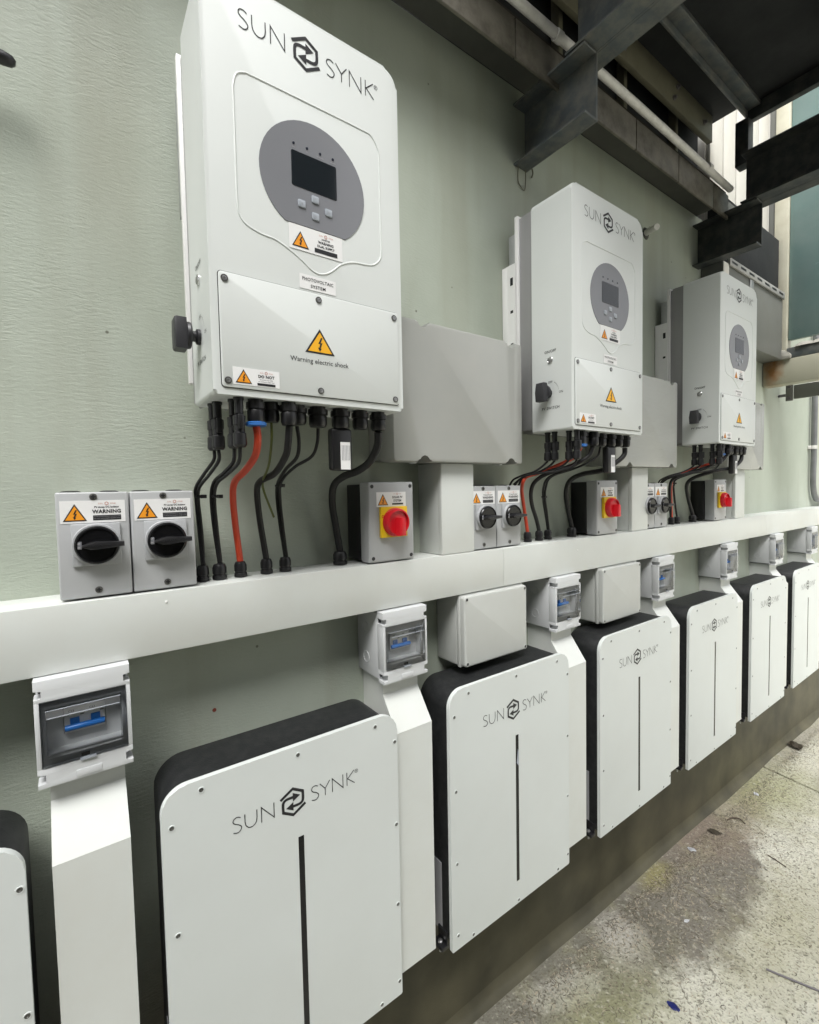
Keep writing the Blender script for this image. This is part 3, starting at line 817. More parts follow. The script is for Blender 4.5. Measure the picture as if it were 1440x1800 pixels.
# ------------------------------------------------------------------ DC isolators in pairs
def dc_isolator(x, label):
    t = thing('dc_isolator', (x, WALL_Y, ZT + .003), label, 'isolator switch', 'DC isolators in pairs')
    W, H, yf = .0985, .170, -.0900
    b = B(); add_box(b, .0012, W - .0012, -.064, 0, .0012, H - .0012, .003, 2); obj('base', b, 'iso_grey', t)
    b = B(); add_box(b, 0, W, yf, -.0646, 0, H, .0030, 3); obj('lid', b, 'iso_grey', t)
    for x_ in (.020, .074):
        b = B(); add_lathe(b, [(.014, 0), (.014, .002), (.010, .0035)], (x_, -.045, H - .0008), 'z', 18); obj('blanking_plug', b, 'black_plastic', t)
    part_of('screw', CROSS_SCREW, t, (.0495, yf, .1625)); part_of('screw', CROSS_SCREW, t, (.0512, yf, .0115))
    b = B(); add_box(b, .0052, .0928, yf - .0005, yf + .0001, .1208, .1565); lb = obj('warning_label', b, 'label_white', t, angle=0)
    y = yf - .0009
    sign_parts(lb, .0242, .1240, .0315, .0275, y)
    mini_logo(lb, .0672, .1502, y, .0033)
    b = B(); add_text(b, 'PV Array DC Isolator', .0672, .1443, y, .0042, .00012, wide=.92); add_text(b, 'WARNING', .0672, .1358, y, .0082, .0003, sp=1.05, wide=.96)
    add_poly(b, [(.0480, .1245), (.0866, .1245), (.0866, .1325), (.0480, .1325)], y, y + .0003); obj('lettering', b, 'print_black', lb, angle=0)
    b = B()
    for k in range(2): add_text(b, 'DO NOT DISCONNECT UNDER LOAD', .0673, .1296 - k * .0032, y - .0004, .0021)
    obj('small_print', b, 'print_grey', lb, angle=0)
    b = B(); add_box(b, .0180, .0845, yf - .006, yf, .0520, .1195, .002, 2); obj('switch_plate', b, 'collar_grey', t)
    c = (.0512, yf - .006, .0857)
    b = B(); add_lathe(b, [(.0335, 0), (.0335, .006), (.0325, .0075), (.0305, .0075)], c, '-y', 36); obj('switch_collar', b, 'collar_grey', t)
    b = B(); add_lathe(b, [(.0303, 0), (.0303, .012), (.0285, .0145), (.0265, .0150), (.0255, .0128), (.0100, .0125)], c, '-y', 36); kn = obj('switch_dial', b, 'gloss_black', t)
    yk = c[1] - .0125
    b = B(); add_poly(b, [(.031, .0842), (.042, .0800), (.0500, .0797), (.0875, .0830), (.0875, .0900), (.0500, .0922), (.042, .0908), (.031, .0868)], yk - .016, yk, .0022, 2); obj('lever', b, 'black_plastic', kn)
    b = B(); add_box(b, .0225, .0310, yk - .0012, yk, .0805, .0925, .0004); obj('position_window', b, 'panel_grey', kn)
    b = B(); add_text(b, 'OFF', .0267, .0885, yk - .0015, .0028); add_text(b, 'ON', .0267, .0825, yk - .0015, .0028); obj('lettering', b, 'label_white', kn, angle=0)
    return t
iso = dc_isolator(-.0245, 'grey DC isolator with black lever, outer of the pair by the inverter with blank screen')
again(iso, .1005, 'grey DC isolator with black lever beside the red cable of the inverter with blank screen')
D2, D3 = .8965 - .026, 1.8004 - .072
again(iso, D2, 'grey DC isolator tight against the first white upright duct')
again(iso, D2 + .1005, 'grey DC isolator beside the red cable of the middle inverter')
again(iso, D3, 'grey DC isolator tight against the second white upright duct')
again(iso, D3 + .1005, 'grey DC isolator beside the black cables of the inverter by the rusted beam')

# ------------------------------------------------------------------ red and yellow AC switches
def ac_switch(x, label):
    t = thing('ac_switch', (x, WALL_Y, ZT + .003), label, 'isolator switch', 'red and yellow AC switches')
    W, H, yf = .1235, .1825, -.100
    b = B(); add_box(b, -.001, W - .006, -.0590, 0, .003, H - .004, .003, 2); obj('base', b, 'black_plastic', t)
    b = B(); add_box(b, 0, W, yf, -.0592, 0, H, .0045, 3); obj('lid', b, 'iso_grey', t)
    for x_, z in [(.0095, .1725), (.1140, .1725), (.1140, .0100), (.0095, .0100)]:
        b = B(); add_lathe(b, [(.0044, 0), (.0044, .0006), (.003, .0008)], (x_, yf + .0001, z), '-y', 14); obj('screw_hole', b, 'print_black', t)
    y = yf - .0009
    b = B(); add_box(b, .0205, .1010, yf - .0005, yf + .0001, .1262, .1595); lb = obj('warning_label', b, 'label_white', t, angle=0)
    sign_parts(lb, .0375, .1295, .0280, .0260, y)
    mini_logo(lb, .0765, .1540, y, .0028)
    b = B(); add_text(b, 'SOLAR PV', .0770, .1450, y, .0070, .0002, wide=.92); add_text(b, 'SYSTEM', .0770, .1370, y, .0070, .0002, wide=.92)
    add_poly(b, [(.0625, .1300), (.0930, .1300), (.0930, .1338), (.0625, .1338)], y, y + .0003); obj('lettering', b, 'print_black', lb, angle=0)
    b = B(); add_box(b, .0265, .0985, yf - .010, yf, .0560, .1262, .002, 2); pl = obj('switch_plate', b, 'yellow', t)
    b = B(); add_text(b, 'ON', .0335, .1020, yf - .0104, .008, .0003); obj('lettering', b, 'red_knob', pl, angle=0)
    c = (.0628, yf - .010, .0905)
    b = B(); add_lathe(b, [(.0330, 0), (.0330, .004), (.0318, .013), (.0290, .0175), (.0265, .0180), (.0255, .012), (.010, .012)], c, '-y', 36)
    kn = obj('red_dial', b, 'red_knob', t)
    b = B(); add_poly(b, [(.0545, .0610), (.0720, .0610), (.0700, .0930), (.0670, .1010), (.0590, .1010), (.0555, .0930)], c[1] - .034, c[1] - .011, .003, 2); obj('lever', b, 'red_knob', kn)
    return t
ac = ac_switch(.532, 'red and yellow switch on grey box under the inverter with the dark blank screen')
again(ac, .8765, 'red and yellow switch on grey box under the middle inverter')
again(ac, 1.7754, 'red and yellow switch on grey box under the inverter by the rusted beam')

# ------------------------------------------------------------------ cables between the inverters and the trunking
def cable(name, inv, pts, r, m, label, cat='cable', gland_r=.0125, gland_at_end=True, plug=False, group='cables under the inverters', tie=None):
    x0 = INV_X[inv]
    P = [(x0 + a, WALL_Y + c, z) for a, c, z in pts]
    end = P[-1]
    root = thing(name, (end[0], end[1], ZT if gland_at_end else end[2]), label, cat, group)
    o = Vector((end[0], end[1], ZT if gland_at_end else end[2]))
    P = [Vector(p) - o for p in P]
    if gland_at_end: P.append(Vector((0, 0, .004)))
    b = B(); add_tube(b, catmull(P, 8), r, 12); obj('sheath', b, m, root, angle=60)
    if gland_at_end:
        b = B(); add_lathe(b, [(gland_r * 1.0, .0008), (gland_r * 1.0, .008), (gland_r * .86, .0085), (gland_r * .86, .0115), (gland_r * .98, .012), (gland_r * .98, .023), (gland_r * .78, .0295), (r * 1.15, .031)], (0, 0, 0), 'z', 14); obj('gland', b, 'black_plastic', root)
    if plug:
        q = P[0]
        b = B(); add_lathe(b, [(.0070, .052), (.0100, .050), (.0100, .036), (.0085, .034), (.0085, .024), (.0105, .022), (.0110, .004), (.0080, 0)], (q.x, q.y, q.z), 'z', 12)
        add_box(b, q.x - .004, q.x + .004, q.y - .0125, q.y - .006, q.z + .028, q.z + .052, .001); obj('plug', b, 'black_plastic', root)
    if tie is not None:
        q = catmull(P, 8)[tie]
        b = B(); add_lathe(b, [(r * 1.9, -.0022), (r * 2.1, -.0015), (r * 2.1, .0015), (r * 1.9, .0022)], (q.x + .002, q.y, q.z), 'z', 12); add_box(b, q.x + r * 1.2, q.x + r * 1.2 + .011, q.y - .004, q.y + .003, q.z - .0035, q.z + .0035, .001); obj('cable_tie', b, 'black_plastic', root)
    return root
WHO = ['the inverter with blank screen', 'the middle inverter', 'the inverter by the rusted beam']
PZ = .074
CABLES = [
 # first inverter
 ('black_cable', 0, [(.020, -.146, PZ), (.019, -.143, .058), (.010, -.11, .036), (.002, -.075, .012), (.006, -.052, -.013), (.010, -.047, -.070), (.014, -.045, -.136)], .0030, 'black_rubber', 'thin black cable plugged in beside the isolators under %s', .0115, True, None),
 ('black_cable', 0, [(.022, -.168, PZ), (.022, -.164, .056), (.014, -.13, .034), (.006, -.085, .012), (.009, -.057, -.013), (.014, -.050, -.070), (.0165, -.046, -.136)], .0030, 'black_rubber', 'second thin black cable of the tied pair under %s', None, True, 30),
 ('black_cable', 0, [(.0385, -.203, PZ), (.037, -.197, .052), (.032, -.155, .036), (.028, -.10, .021), (.029, -.07, -.009), (.036, -.053, -.070), (.0445, -.045, -.136)], .0032, 'black_rubber', 'thin black cable just before the red cable of %s', .0135, True, None),
 ('black_cable', 0, [(.041, -.226, PZ), (.040, -.216, .050), (.035, -.165, .033), (.031, -.108, .018), (.033, -.077, -.010), (.040, -.058, -.070), (.0475, -.047, -.136)], .0032, 'black_rubber', 'twin black cable tied beside the red cable of %s', None, True, 31),
 ('red_cable', 0, [(.0705, -.2185, .110), (.073, -.216, .090), (.073, -.20, .064), (.068, -.16, .041), (.065, -.10, .022), (.068, -.072, -.006), (.075, -.055, -.060), (.0845, -.045, -.136)], .0062, 'red_cable', 'thick red cable under %s', .0125, False, None),
 ('earth_wire', 0, [(.1010, -.205, .120), (.102, -.20, .09), (.106, -.17, .05), (.112, -.12, .025), (.125, -.08, .005), (.150, -.062, -.05)], .0022, 'green_yellow', 'thin green and yellow earth wire under %s', 0, False, None),
 ('black_cable', 0, [(.1260, -.2215, .114), (.126, -.214, .086), (.126, -.20, .064), (.122, -.155, .036), (.112, -.10, .022), (.114, -.073, .000), (.124, -.055, -.060), (.1370, -.045, -.136)], .0062, 'black_rubber', 'thick black cable right after the red cable under %s', .0125, False, None),
 ('black_cable', 0, [(.1490, -.200, .118), (.153, -.197, .090), (.155, -.18, .064), (.148, -.14, .043), (.153, -.085, .020), (.158, -.062, -.010), (.167, -.052, -.075), (.1770, -.045, -.136)], .0034, 'black_rubber', 'thin black data cable tied in the middle under %s', .0125, False, 34),
 ('black_cable', 0, [(.1880, -.2035, .116), (.188, -.198, .090), (.184, -.18, .066), (.166, -.14, .048), (.157, -.092, .022), (.162, -.068, -.012), (.171, -.056, -.075), (.1800, -.048, -.136)], .0030, 'black_rubber', 'thin black cable looping into the tied bundle under %s', None, False, None),
 ('mains_cable', 0, [(.3155, -.2060, .116), (.318, -.198, .090), (.312, -.178, .060), (.302, -.145, .042), (.288, -.105, .031), (.279, -.078, .012), (.283, -.060, -.026), (.296, -.050, -.085), (.3060, -.045, -.134)], .0078, 'black_rubber', 'thick black mains cable looping beside the red switch under %s', .0160, False, None),
 # middle inverter
 ('black_cable', 1, [(.020, -.146, PZ), (.012, -.13, .058), (.002, -.11, .045), (-.010, -.08, .036), (-.024, -.057, .024), (-.034, -.050, .006)], .0030, 'black_rubber', 'first thin black cable arching to the isolator tops from %s', 0, True, None),
 ('black_cable', 1, [(.022, -.168, PZ), (.022, -.15, .060), (.024, -.12, .048), (.016, -.08, .035), (.010, -.057, .022), (.005, -.050, .006)], .0030, 'black_rubber', 'second thin black cable arching to the isolator tops from %s', 0, True, None),
 ('black_cable', 1, [(.0385, -.203, PZ), (.036, -.18, .058), (.028, -.13, .044), (.014, -.09, .037), (.0, -.062, .026), (-.012, -.050, .006)], .0030, 'black_rubber', 'third thin black cable arching to the isolator tops from %s', 0, True, None),
 ('red_cable', 1, [(.0705, -.2185, .110), (.070, -.200, .084), (.058, -.150, .062), (.030, -.105, .042), (.006, -.085, .033), (-.008, -.08, .018), (.003, -.065, -.009), (.026, -.052, -.055), (.050, -.045, -.136)], .0052, 'red_cable', 'thick red cable under %s', .0125, False, None),
 ('black_cable', 1, [(.1260, -.2215, .114), (.116, -.21, .085), (.080, -.18, .060), (.040, -.125, .038), (.030, -.09, .015), (.038, -.07, -.014), (.060, -.055, -.053), (.090, -.047, -.100), (.104, -.045, -.136)], .0060, 'black_rubber', 'thick black cable right after the red cable under %s', .0125, False, None),
 ('black_cable', 1, [(.1490, -.200, .118), (.140, -.19, .085), (.105, -.16, .054), (.078, -.105, .030), (.090, -.075, .0), (.110, -.058, -.040), (.129, -.05, -.080), (.147, -.045, -.136)], .0034, 'black_rubber', 'thin black data cable tied midway under %s', .0125, False, 38),
 ('black_cable', 1, [(.1880, -.2035, .116), (.180, -.195, .085), (.130, -.165, .056), (.085, -.11, .032), (.095, -.08, .0), (.114, -.062, -.040), (.133, -.053, -.080), (.149, -.048, -.136)], .0032, 'black_rubber', 'thin black cable bundled with the data cable under %s', None, False, None),
 ('mains_cable', 1, [(.3155, -.2060, .116), (.312, -.205, .095), (.290, -.195, .074), (.252, -.17, .049), (.212, -.125, .038), (.199, -.09, .018), (.214, -.065, -.022), (.246, -.051, -.083), (.272, -.045, -.134)], .0075, 'black_rubber', 'thick black mains cable looping beside the red switch under %s', .0160, False, None),
 ('black_cable', 1, [(.041, -.226, PZ), (.036, -.215, .056), (.020, -.175, .044), (.004, -.125, .040), (-.010, -.085, .032), (-.022, -.055, .010)], .0030, 'black_rubber', 'fourth thin black cable arching to the isolator tops from %s', 0, True, None),
 # last inverter
 ('black_cable', 2, [(.0385, -.203, PZ), (.030, -.18, .058), (.010, -.14, .048), (-.026, -.095, .037), (-.050, -.065, .024), (-.055, -.052, .008)], .0030, 'black_rubber', 'third thin black cable arching to the isolator tops from %s', 0, True, None),
 ('black_cable', 2, [(.041, -.226, PZ), (.034, -.21, .055), (.010, -.165, .046), (-.012, -.115, .038), (-.032, -.075, .026), (-.046, -.052, .008)], .0030, 'black_rubber', 'fourth thin black cable arching to the isolator tops from %s', 0, True, None),
 ('black_cable', 2, [(.020, -.146, PZ), (.008, -.13, .060), (-.010, -.11, .048), (-.038, -.078, .036), (-.062, -.057, .021), (-.069, -.050, .008)], .0030, 'black_rubber', 'first thin black cable arching to the isolator tops from %s', 0, True, None),
 ('black_cable', 2, [(.022, -.168, PZ), (.018, -.15, .060), (.006, -.12, .046), (-.024, -.08, .031), (-.036, -.057, .018), (-.039, -.050, .008)], .0030, 'black_rubber', 'second thin black cable arching to the isolator tops from %s', 0, True, None),
 ('red_cable', 2, [(.0705, -.2185, .110), (.068, -.195, .085), (.045, -.130, .062), (.016, -.08, .033), (.010, -.065, .012), (.034, -.052, -.050), (.050, -.047, -.136)], .0048, 'red_cable', 'thick red cable under %s', None, False, None),
 ('black_cable', 2, [(.1260, -.2215, .114), (.105, -.205, .085), (.045, -.165, .060), (.003, -.11, .038), (-.016, -.08, .020), (.009, -.058, -.018), (.035, -.048, -.085), (.050, -.045, -.136)], .0058, 'black_rubber', 'thick black cable right beside the inner isolator under %s', .0125, False, None),
 ('black_cable', 2, [(.1490, -.200, .118), (.125, -.19, .085), (.060, -.155, .056), (.014, -.085, .024), (.030, -.065, -.0), (.049, -.055, -.020), (.078, -.048, -.085), (.100, -.045, -.136)], .0040, 'black_rubber', 'thin black data cable tied midway under %s', .0125, False, 30),
 ('mains_cable', 2, [(.3155, -.2060, .116), (.300, -.205, .092), (.245, -.195, .066), (.165, -.16, .052), (.126, -.10, .027), (.131, -.07, -.002), (.185, -.052, -.060), (.225, -.046, -.105), (.244, -.045, -.134)], .0075, 'black_rubber', 'thick black mains cable looping beside the red switch under %s', .0160, False, None),
]
for name, i, pts, r, m, lab, gr, plug, tie in CABLES:
    end = gr != 0
    c = cable(name, i, pts, r, m, lab % WHO[i], 'wire' if name == 'earth_wire' else 'cable', gr or .0125, end and gr is not None, plug, tie=tie)

# ------------------------------------------------------------------ breaker boxes hanging under the trunking
PITCH_X = .613
def breaker_box():
    t = thing('breaker_box', (-.0625, WALL_Y, -.438), '', 'breaker box', 'breaker boxes under the trunking')
    W, H, yf = .1235, .1642, -.1200
    b = B()
    # open tray: back, top, bottom, flanks
    add_box(b, .0052, W - .0052, -.095, 0, .006, .0095); add_box(b, .0052, W - .0052, -.095, 0, H - .0095, H - .006)
    add_box(b, .0015, .0050, -.095, 0, .006, H - .006, .001); add_box(b, W - .0050, W - .0015, -.095, 0, .006, H - .006, .001); add_box(b, .0052, W - .0052, -.004, 0, .0097, H - .0097)
    tray = obj('tray', b, 'breaker_grey', t)
    for z in (.045, .115):
        b = B(); add_tube(b, [(.0013, -.040 + .013 * math.cos(a * math.pi / 12), z + .013 * math.sin(a * math.pi / 12)) for a in range(24)], .0012, 6, closed=True); obj('knockout', b, 'breaker_grey', tray)
    # front cover: bars round the window, a notch for each corner screw
    b = B()
    ox0, ox1, oz0, oz1 = .0062, .1175, .0300, .1312
    add_poly(b, [(0, .1312), (W, .1312), (W, .1370), (W - .0100, .1370), (W - .0100, .1490), (W, .1490), (W, H), (0, H), (0, .1490), (.0100, .1490), (.0100, .1370), (0, .1370)], yf, -.0945, .0009, 2)
    add_poly(b, [(0, 0), (W, 0), (W, .0070), (W - .0110, .0070), (W - .0110, .0210), (W, .0210), (W, .0299), (0, .0299), (0, .0210), (.0110, .0210), (.0110, .0070), (0, .0070)], yf, -.0945, .0009, 2)
    add_box(b, 0, ox0, yf, -.0945, .0300, .1311, .0006); add_box(b, ox1, W, yf, -.0945, .0300, .1311, .0006)
    fc = obj('front_cover', b, 'breaker_grey', t)
    b = B(); add_box(b, .0472, .0805, yf - .0012, yf, .0035, .0145, .0005); obj('name_tab', b, 'breaker_grey', fc)
    # dark mask with a slot for the breakers
    b = B()
    y0, y1 = -.112, -.108
    add_box(b, ox0, ox1, y0, y1, .1170, oz1); add_box(b, ox0, ox1, y0, y1, oz0, .0450); add_box(b, ox0, .0125, y0, y1, .0451, .1169); add_box(b, .1110, ox1, y0, y1, .0451, .1169)
    obj('mask', b, 'collar_grey', t)
    b = B()
    add_box(b, .0125, .0335, -.090, -.086, .0451, .1169); add_box(b, .0895, .1110, -.090, -.086, .0451, .1169); add_box(b, .0336, .0894, -.090, -.086, .1060, .1169); add_box(b, .0336, .0894, -.090, -.086, .0451, .0640)
    add_box(b, .0125, .1110, -.1079, -.0861, .0400, .0450); add_box(b, .0125, .1110, -.1079, -.0861, .1171, .1210); add_box(b, .0095, .0124, -.1079, -.0861, .0451, .1169); add_box(b, .1111, .1140, -.1079, -.0861, .0451, .1169)
    obj('inner_plate', b, 'breaker_grey', t)
    # two-pole breaker
    b = B(); add_box(b, .0345, .0885, -.094, -.02, .0645, .1055, .001); br = obj('breaker', b, 'label_white', t)
    for x0 in (.0345, .0618):
        b = B(); add_box(b, x0 + .0075, x0 + .0200, -.0965, -.092, .0785, .0880, .0008); obj('toggle_slot', b, 'blue_toggle', br)
    b = B(); add_lathe(b, [(.0042, 0), (.0048, .001), (.0048, .0515), (.0042, .0525)], (0, 0, 0), '-x', 14)
    for v in b.verts: v.co = Vector((.0352 - v.co.x, -.0985 + v.co.y, .0745 + v.co.z))
    obj('toggle', b, 'blue_toggle', br)
    b = B()
    for x0 in (.048, .0755): add_text(b, 'C63', x0 - .004, .0975, -.0946, .0045)
    add_box(b, .0555, .0605, -.0946, -.0943, .0905, .0918); add_box(b, .082, .087, -.0946, -.0943, .0905, .0918); obj('lettering', b, 'print_black', br, angle=0)
    # hinged window: smoked frame with a clear raised hood
    b = B()
    yo = yf - .0008
    for x0, x1, z0, z1 in [(ox0 + .0004, ox1 - .0004, .1165, oz1 - .0004), (ox0 + .0004, ox1 - .0004, oz0 + .0004, .0460), (ox0 + .0004, .0130, .0460, .1165), (.1095, ox1 - .0004, .0460, .1165)]:
        v = [b.verts.new(q) for q in [(x0, yo, z0), (x1, yo, z0), (x1, yo, z1), (x0, yo, z1)]]; b.faces.new(v)
    wd = obj('window', b, 'smoke_window', t, angle=0)
    b = B()
    h0, h1 = yo, yo - .010
    A_ = [(.0130, .0460), (.1095, .0460), (.1095, .1165), (.0130, .1165)]; C_ = [(.0150, .0480), (.1075, .0480), (.1075, .1085), (.0150, .1085)]
    va = [b.verts.new((x, h0, z)) for x, z in A_]; vc = [b.verts.new((x, h1, z)) for x, z in C_]
    b.faces.new(vc)
    for i in range(4): b.faces.new((va[i], va[(i + 1) % 4], vc[(i + 1) % 4], vc[i]))
    obj('window_hood', b, 'clear_hood', wd, angle=0)
    b = B()
    add_tube(b, [(.0150, h1, .1085), (.1075, h1, .1085)], .0007, 6); add_tube(b, [(.0130, h0, .1165), (.1095, h0, .1165)], .0006, 6); obj('hood_rim', b, 'button', wd)
    b = B(); add_box(b, .0530, .0735, yf - .004, yf, .0285, .0335, .0008); obj('latch', b, 'button', wd)
    b = B(); add_box(b, .0545, .0655, yf - .0016, yf - .0009, .0345, .0400); obj('latch_hole', b, 'print_black', wd)
    return t
bb0 = breaker_box()
BB_LAB = ['clear-windowed breaker box above the duct by the two front isolators', 'clear-windowed breaker box just before the first small grey box under the trunking',
          'clear-windowed breaker box between the two small grey boxes under the trunking', 'clear-windowed breaker box just after the second small grey box under the trunking',
          'first breaker box along the bare stretch beyond the second small grey box and its neighbour', 'second breaker box along the bare stretch of wall below the rusted beam', 'last breaker box under the trunking below the metal wall conduit']
bb0['label'] = BB_LAB[0]
for k in range(1, 7): lean(again(bb0, PITCH_X * k, BB_LAB[k]), .005, .002)

# ------------------------------------------------------------------ white ducts dropping from the breaker boxes, kinked outwards
def drop_duct():
    t = thing('drop_duct', (-.0500, WALL_Y, -1.107), '', 'duct', 'white ducts dropping between the batteries')
    w = .100; top = 1.107 - .4375; k0 = 1.107 - .474; k1 = 1.107 - .545
    ya, yb = -.092, -.146
    b = B(); add_poly(b, [(0, 0), (yb + .012, 0), (yb + .012, k1 - .003), (ya + .012, k0 - .003), (ya + .012, top), (0, top)][::-1], .001, w - .001, axis='x'); obj('base', b, 'pvc', t, angle=20)
    b = B(); add_poly(b, [(yb + .0122, 0), (yb, 0), (yb, k1), (ya, k0), (ya, top), (ya + .0122, top), (ya + .0122, k0 - .003), (yb + .0122, k1 - .003)][::-1], 0, w, axis='x'); obj('lid', b, 'pvc', t, angle=20)
    return t
dd0 = drop_duct()
ORD = ['first', 'second', 'third', 'fourth', 'fifth', 'sixth', 'seventh']
for k in range(7):
    lab = '%s white kinked duct counted from the isolators\' end of the wall' % ORD[k]
    if k == 0: dd0['label'] = lab
    else: again(dd0, PITCH_X * k, lab)

# ------------------------------------------------------------------ small grey boxes under the trunking
def small_box(x, label, film):
    t = thing('small_junction_box', (x, WALL_Y, -.4660), label, 'junction box', 'small grey boxes under the trunking')
    W, H = .2450, .1920
    b = B(); add_box(b, .002, W - .002, -.086, 0, .002, H - .002, .006, 3); obj('base', b, 'box_light', t)
    b = B(); add_box(b, 0, W, -.0975, -.0864, .0008, H, .003, 2); obj('rim', b, 'box_light', t)
    b = B(); add_poly(b, rounded(.003, W - .003, .004, H - .003, .008, .008, .008, .008, 4), -.1150, -.0977, .005, 3); obj('lid', b, 'box_light', t)
    for x_ in (.0115, W - .0115):
        for z in (.0125, H - .0115): part_of('screw', BOX_SCREW, t, (x_, -.1150, z))
small_box(.797, 'small grey screw-lid box under the trunking on top of the battery with the film tab', False)
small_box(1.417, 'small grey screw-lid box under the trunking, second along, below the middle inverter', True)

# ------------------------------------------------------------------ batteries
BAT_X = [-.542, .0909, .7031, 1.329, 1.9347, 2.5668, 3.1706]
def battery():
    t = thing('wall_battery', (BAT_X[0], WALL_Y, -1.1329), '', 'battery', 'white fronted batteries along the wall')
    W, H, yf = .4631, .650, -.1612
    b = B(); add_poly(b, rounded(.0045, W - .0045, .012, H - .003, .050, .050, .010, .010, 8), yf + .0105, -.040, .006, 3); bd = obj('body', b, 'black_body', t)
    b = B(); add_poly(b, rounded(0, W, 0, H, .042, .042, .003, .003, 9), yf, yf + .0104, .0012, 2); pl = obj('front_plate', b, 'plate_white', t)
    for x, z in [(.0155, .585), (.0625, .6318), (.2350, .6318), (.4075, .6318), (.4560, .583), (.4560, .3965), (.4560, .2130), (.4560, .0330), (.4090, .0095), (.2385, .0085), (.0695, .0090), (.0190, .0350), (.0185, .2176), (.0180, .3992)]:
        part_of('screw', PLATE_SCREW, pl, (x, yf, z))
    b = B(); add_box(b, .2308, .2422, yf - .0005, yf + .0002, .0640, .4710, .0004, 1); obj('light_strip', b, 'gloss_black', pl)
    b = B(); add_logo(b, .2225, .5450, yf - .0005); obj('logo', b, 'print_black', pl, angle=0)
    b = B(); add_box(b, .0036, .0046, -.118, -.088, .020, .200, .0003); obj('rating_label', b, 'print_grey', bd, angle=0)
    # foot lugs with a bolt at each lower corner
    for s in (0, 1):
        x = .006 if s == 0 else W - .006
        d = -1 if s == 0 else 1
        b = B(); add_box(b, min(x, x + d * .022), max(x, x + d * .022), -.140, -.105, -.006, .004, .001); add_box(b, min(x + d * .001, x + d * .006), max(x + d * .001, x + d * .006), -.140, -.105, .004, .034, .001); lg = obj('foot_lug', b, 'black_plastic', t)
        b = B(); add_lathe(b, [(.0065, 0), (.0065, .004), (.004, .0055)], (x + d * .013, -.1225, .0045), 'z', 6); add_lathe(b, [(.0034, 0), (.0034, .016)], (x + d * .013, -.1225, -.020), 'z', 8); obj('bolt', b, 'steel_screw', lg)
    b = B(); add_box(b, .06, W - .06, -.0395, -.0008, .12, .56); obj('wall_bracket', b, 'black_plastic', t)
    return t
bat0 = battery()
BL = ['white fronted battery before the first white duct, at the isolators\' end of the row', 'white fronted battery below the inverter with the dark blank screen, bare above',
      'white fronted battery with a peeling film tab in its light strip', 'white fronted battery under the second small grey box',
      'first white fronted battery after the two that have small grey boxes above', 'second white fronted battery after the two that have small grey boxes above', 'last white fronted battery of the row, below the metal wall conduit']
bat0['label'] = BL[0]
BATS = [bat0]
for k in range(1, 7):
    BATS.append(again(bat0, BAT_X[k] - BAT_X[0], BL[k])); lean(BATS[-1], .0035, .003)
b = B(); add_poly(b, [(.2330, .395), (.2400, .385), (.2415, .402), (.2405, .425), (.2385, .432), (.2365, .418)], -.1629, -.1624); obj('film_tab', b, 'button', BATS[2], angle=0)

# ------------------------------------------------------------------ steelwork and gallery overhead
def channel(b, X, y0, y1, z0, z1, fl, t=.007):
    """C section along y with its flanges towards -x"""
    add_box(b, X, X + t, y0, y1, z0, z1, .001, 1)
    add_box(b, X - fl, X - .0002, y0, y1, z0, z0 + t, .001, 1); add_box(b, X - fl, X - .0002, y0, y1, z1 - t, z1, .001, 1)

def cantilever(x, label, m):
    t = thing('cantilever_beam', (x, WALL_Y, .978), label, 'steel beam', 'steel cantilevers over the inverters')
    b = B(); channel(b, 0, -.245, 0, 0, .180, .052); obj('wall_stub', b, m, t)
    b = B(); channel(b, .006, -.92, -.185, .1835, .385, .060); add_box(b, .0132, .066, -.92, -.185, .1835, .1905, .001, 1); obj('long_beam', b, m, t)
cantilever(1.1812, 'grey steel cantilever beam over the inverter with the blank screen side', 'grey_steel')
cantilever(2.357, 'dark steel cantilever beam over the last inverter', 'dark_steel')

def ledge():
    t = thing('tiled_ledge', (0, WALL_Y, 1.2005), 'stained tiled ledge along the top of the painted wall', 'ledge')
    b = B(); add_box(b, -5, 2.345, -.118, 0, .010, .030, .002); obj('soffit', b, 'soffit', t)
    x = -2.0
    while x < 2.33:
        w = min(.298, 2.345 - x)
        b = B(); add_box(b, x + .0012, x + w - .0012, -.127, -.1185, -.064, .036, .0015); obj('tile', b, 'stained_tile', t)
        x += .30
    b = B(); add_box(b, -5, 2.345, -.117, 0, .0302, .055); obj('bed', b, 'dark_timber', t)
ledge()

b = B(); add_tube(b, catmull([(0, 0, 0), (1.2, .002, -.002), (2.4, 0, .001), (3.32, .004, -.006)], 8), .0125, 12)
o = tag(obj('wall_conduit', b, 'old_white_pipe', None, (-1.0, .853, Z0 + 1.252), 60), 'long old white conduit running over the tiled ledge', 'conduit')
b = B()
for x in (.9, 2.15, 3.1): add_lathe(b, [(.0150, -.012), (.0150, .012)], (0, 0, 0), '-x', 12)
for i, v in enumerate(b.verts): v.co.x += (.9, 2.15, 3.1)[i // 24]
obj('coupling', b, 'old_white_pipe', o)

def upper_wall():
    t = thing('timber_upper_wall', (0, WALL_Y + .02, 1.2), 'dark weathered timber wall above the tiled ledge', 'wall')
    b = B(); add_box(b, -7, 2.42, .01, .12, .002, 2.4); obj('backing', b, 'deck_dark', t, angle=0)
    for x in [-1.4, -.6, .2, .95, 1.35, 1.74, 2.14]:
        b = B(); add_box(b, x, x + .022, -.022, .0095, .072, .42, .002); obj('post', b, 'khaki_paint', t)
    x = -2.0; n = 0
    while x < 2.40:
        b = B(); add_box(b, x + .002, min(2.42, x + .30) - .002, -.004 * random.random(), .0095, .43, 1.2, .002); obj('plank', b, 'dark_timber', t); x += .30
upper_wall()

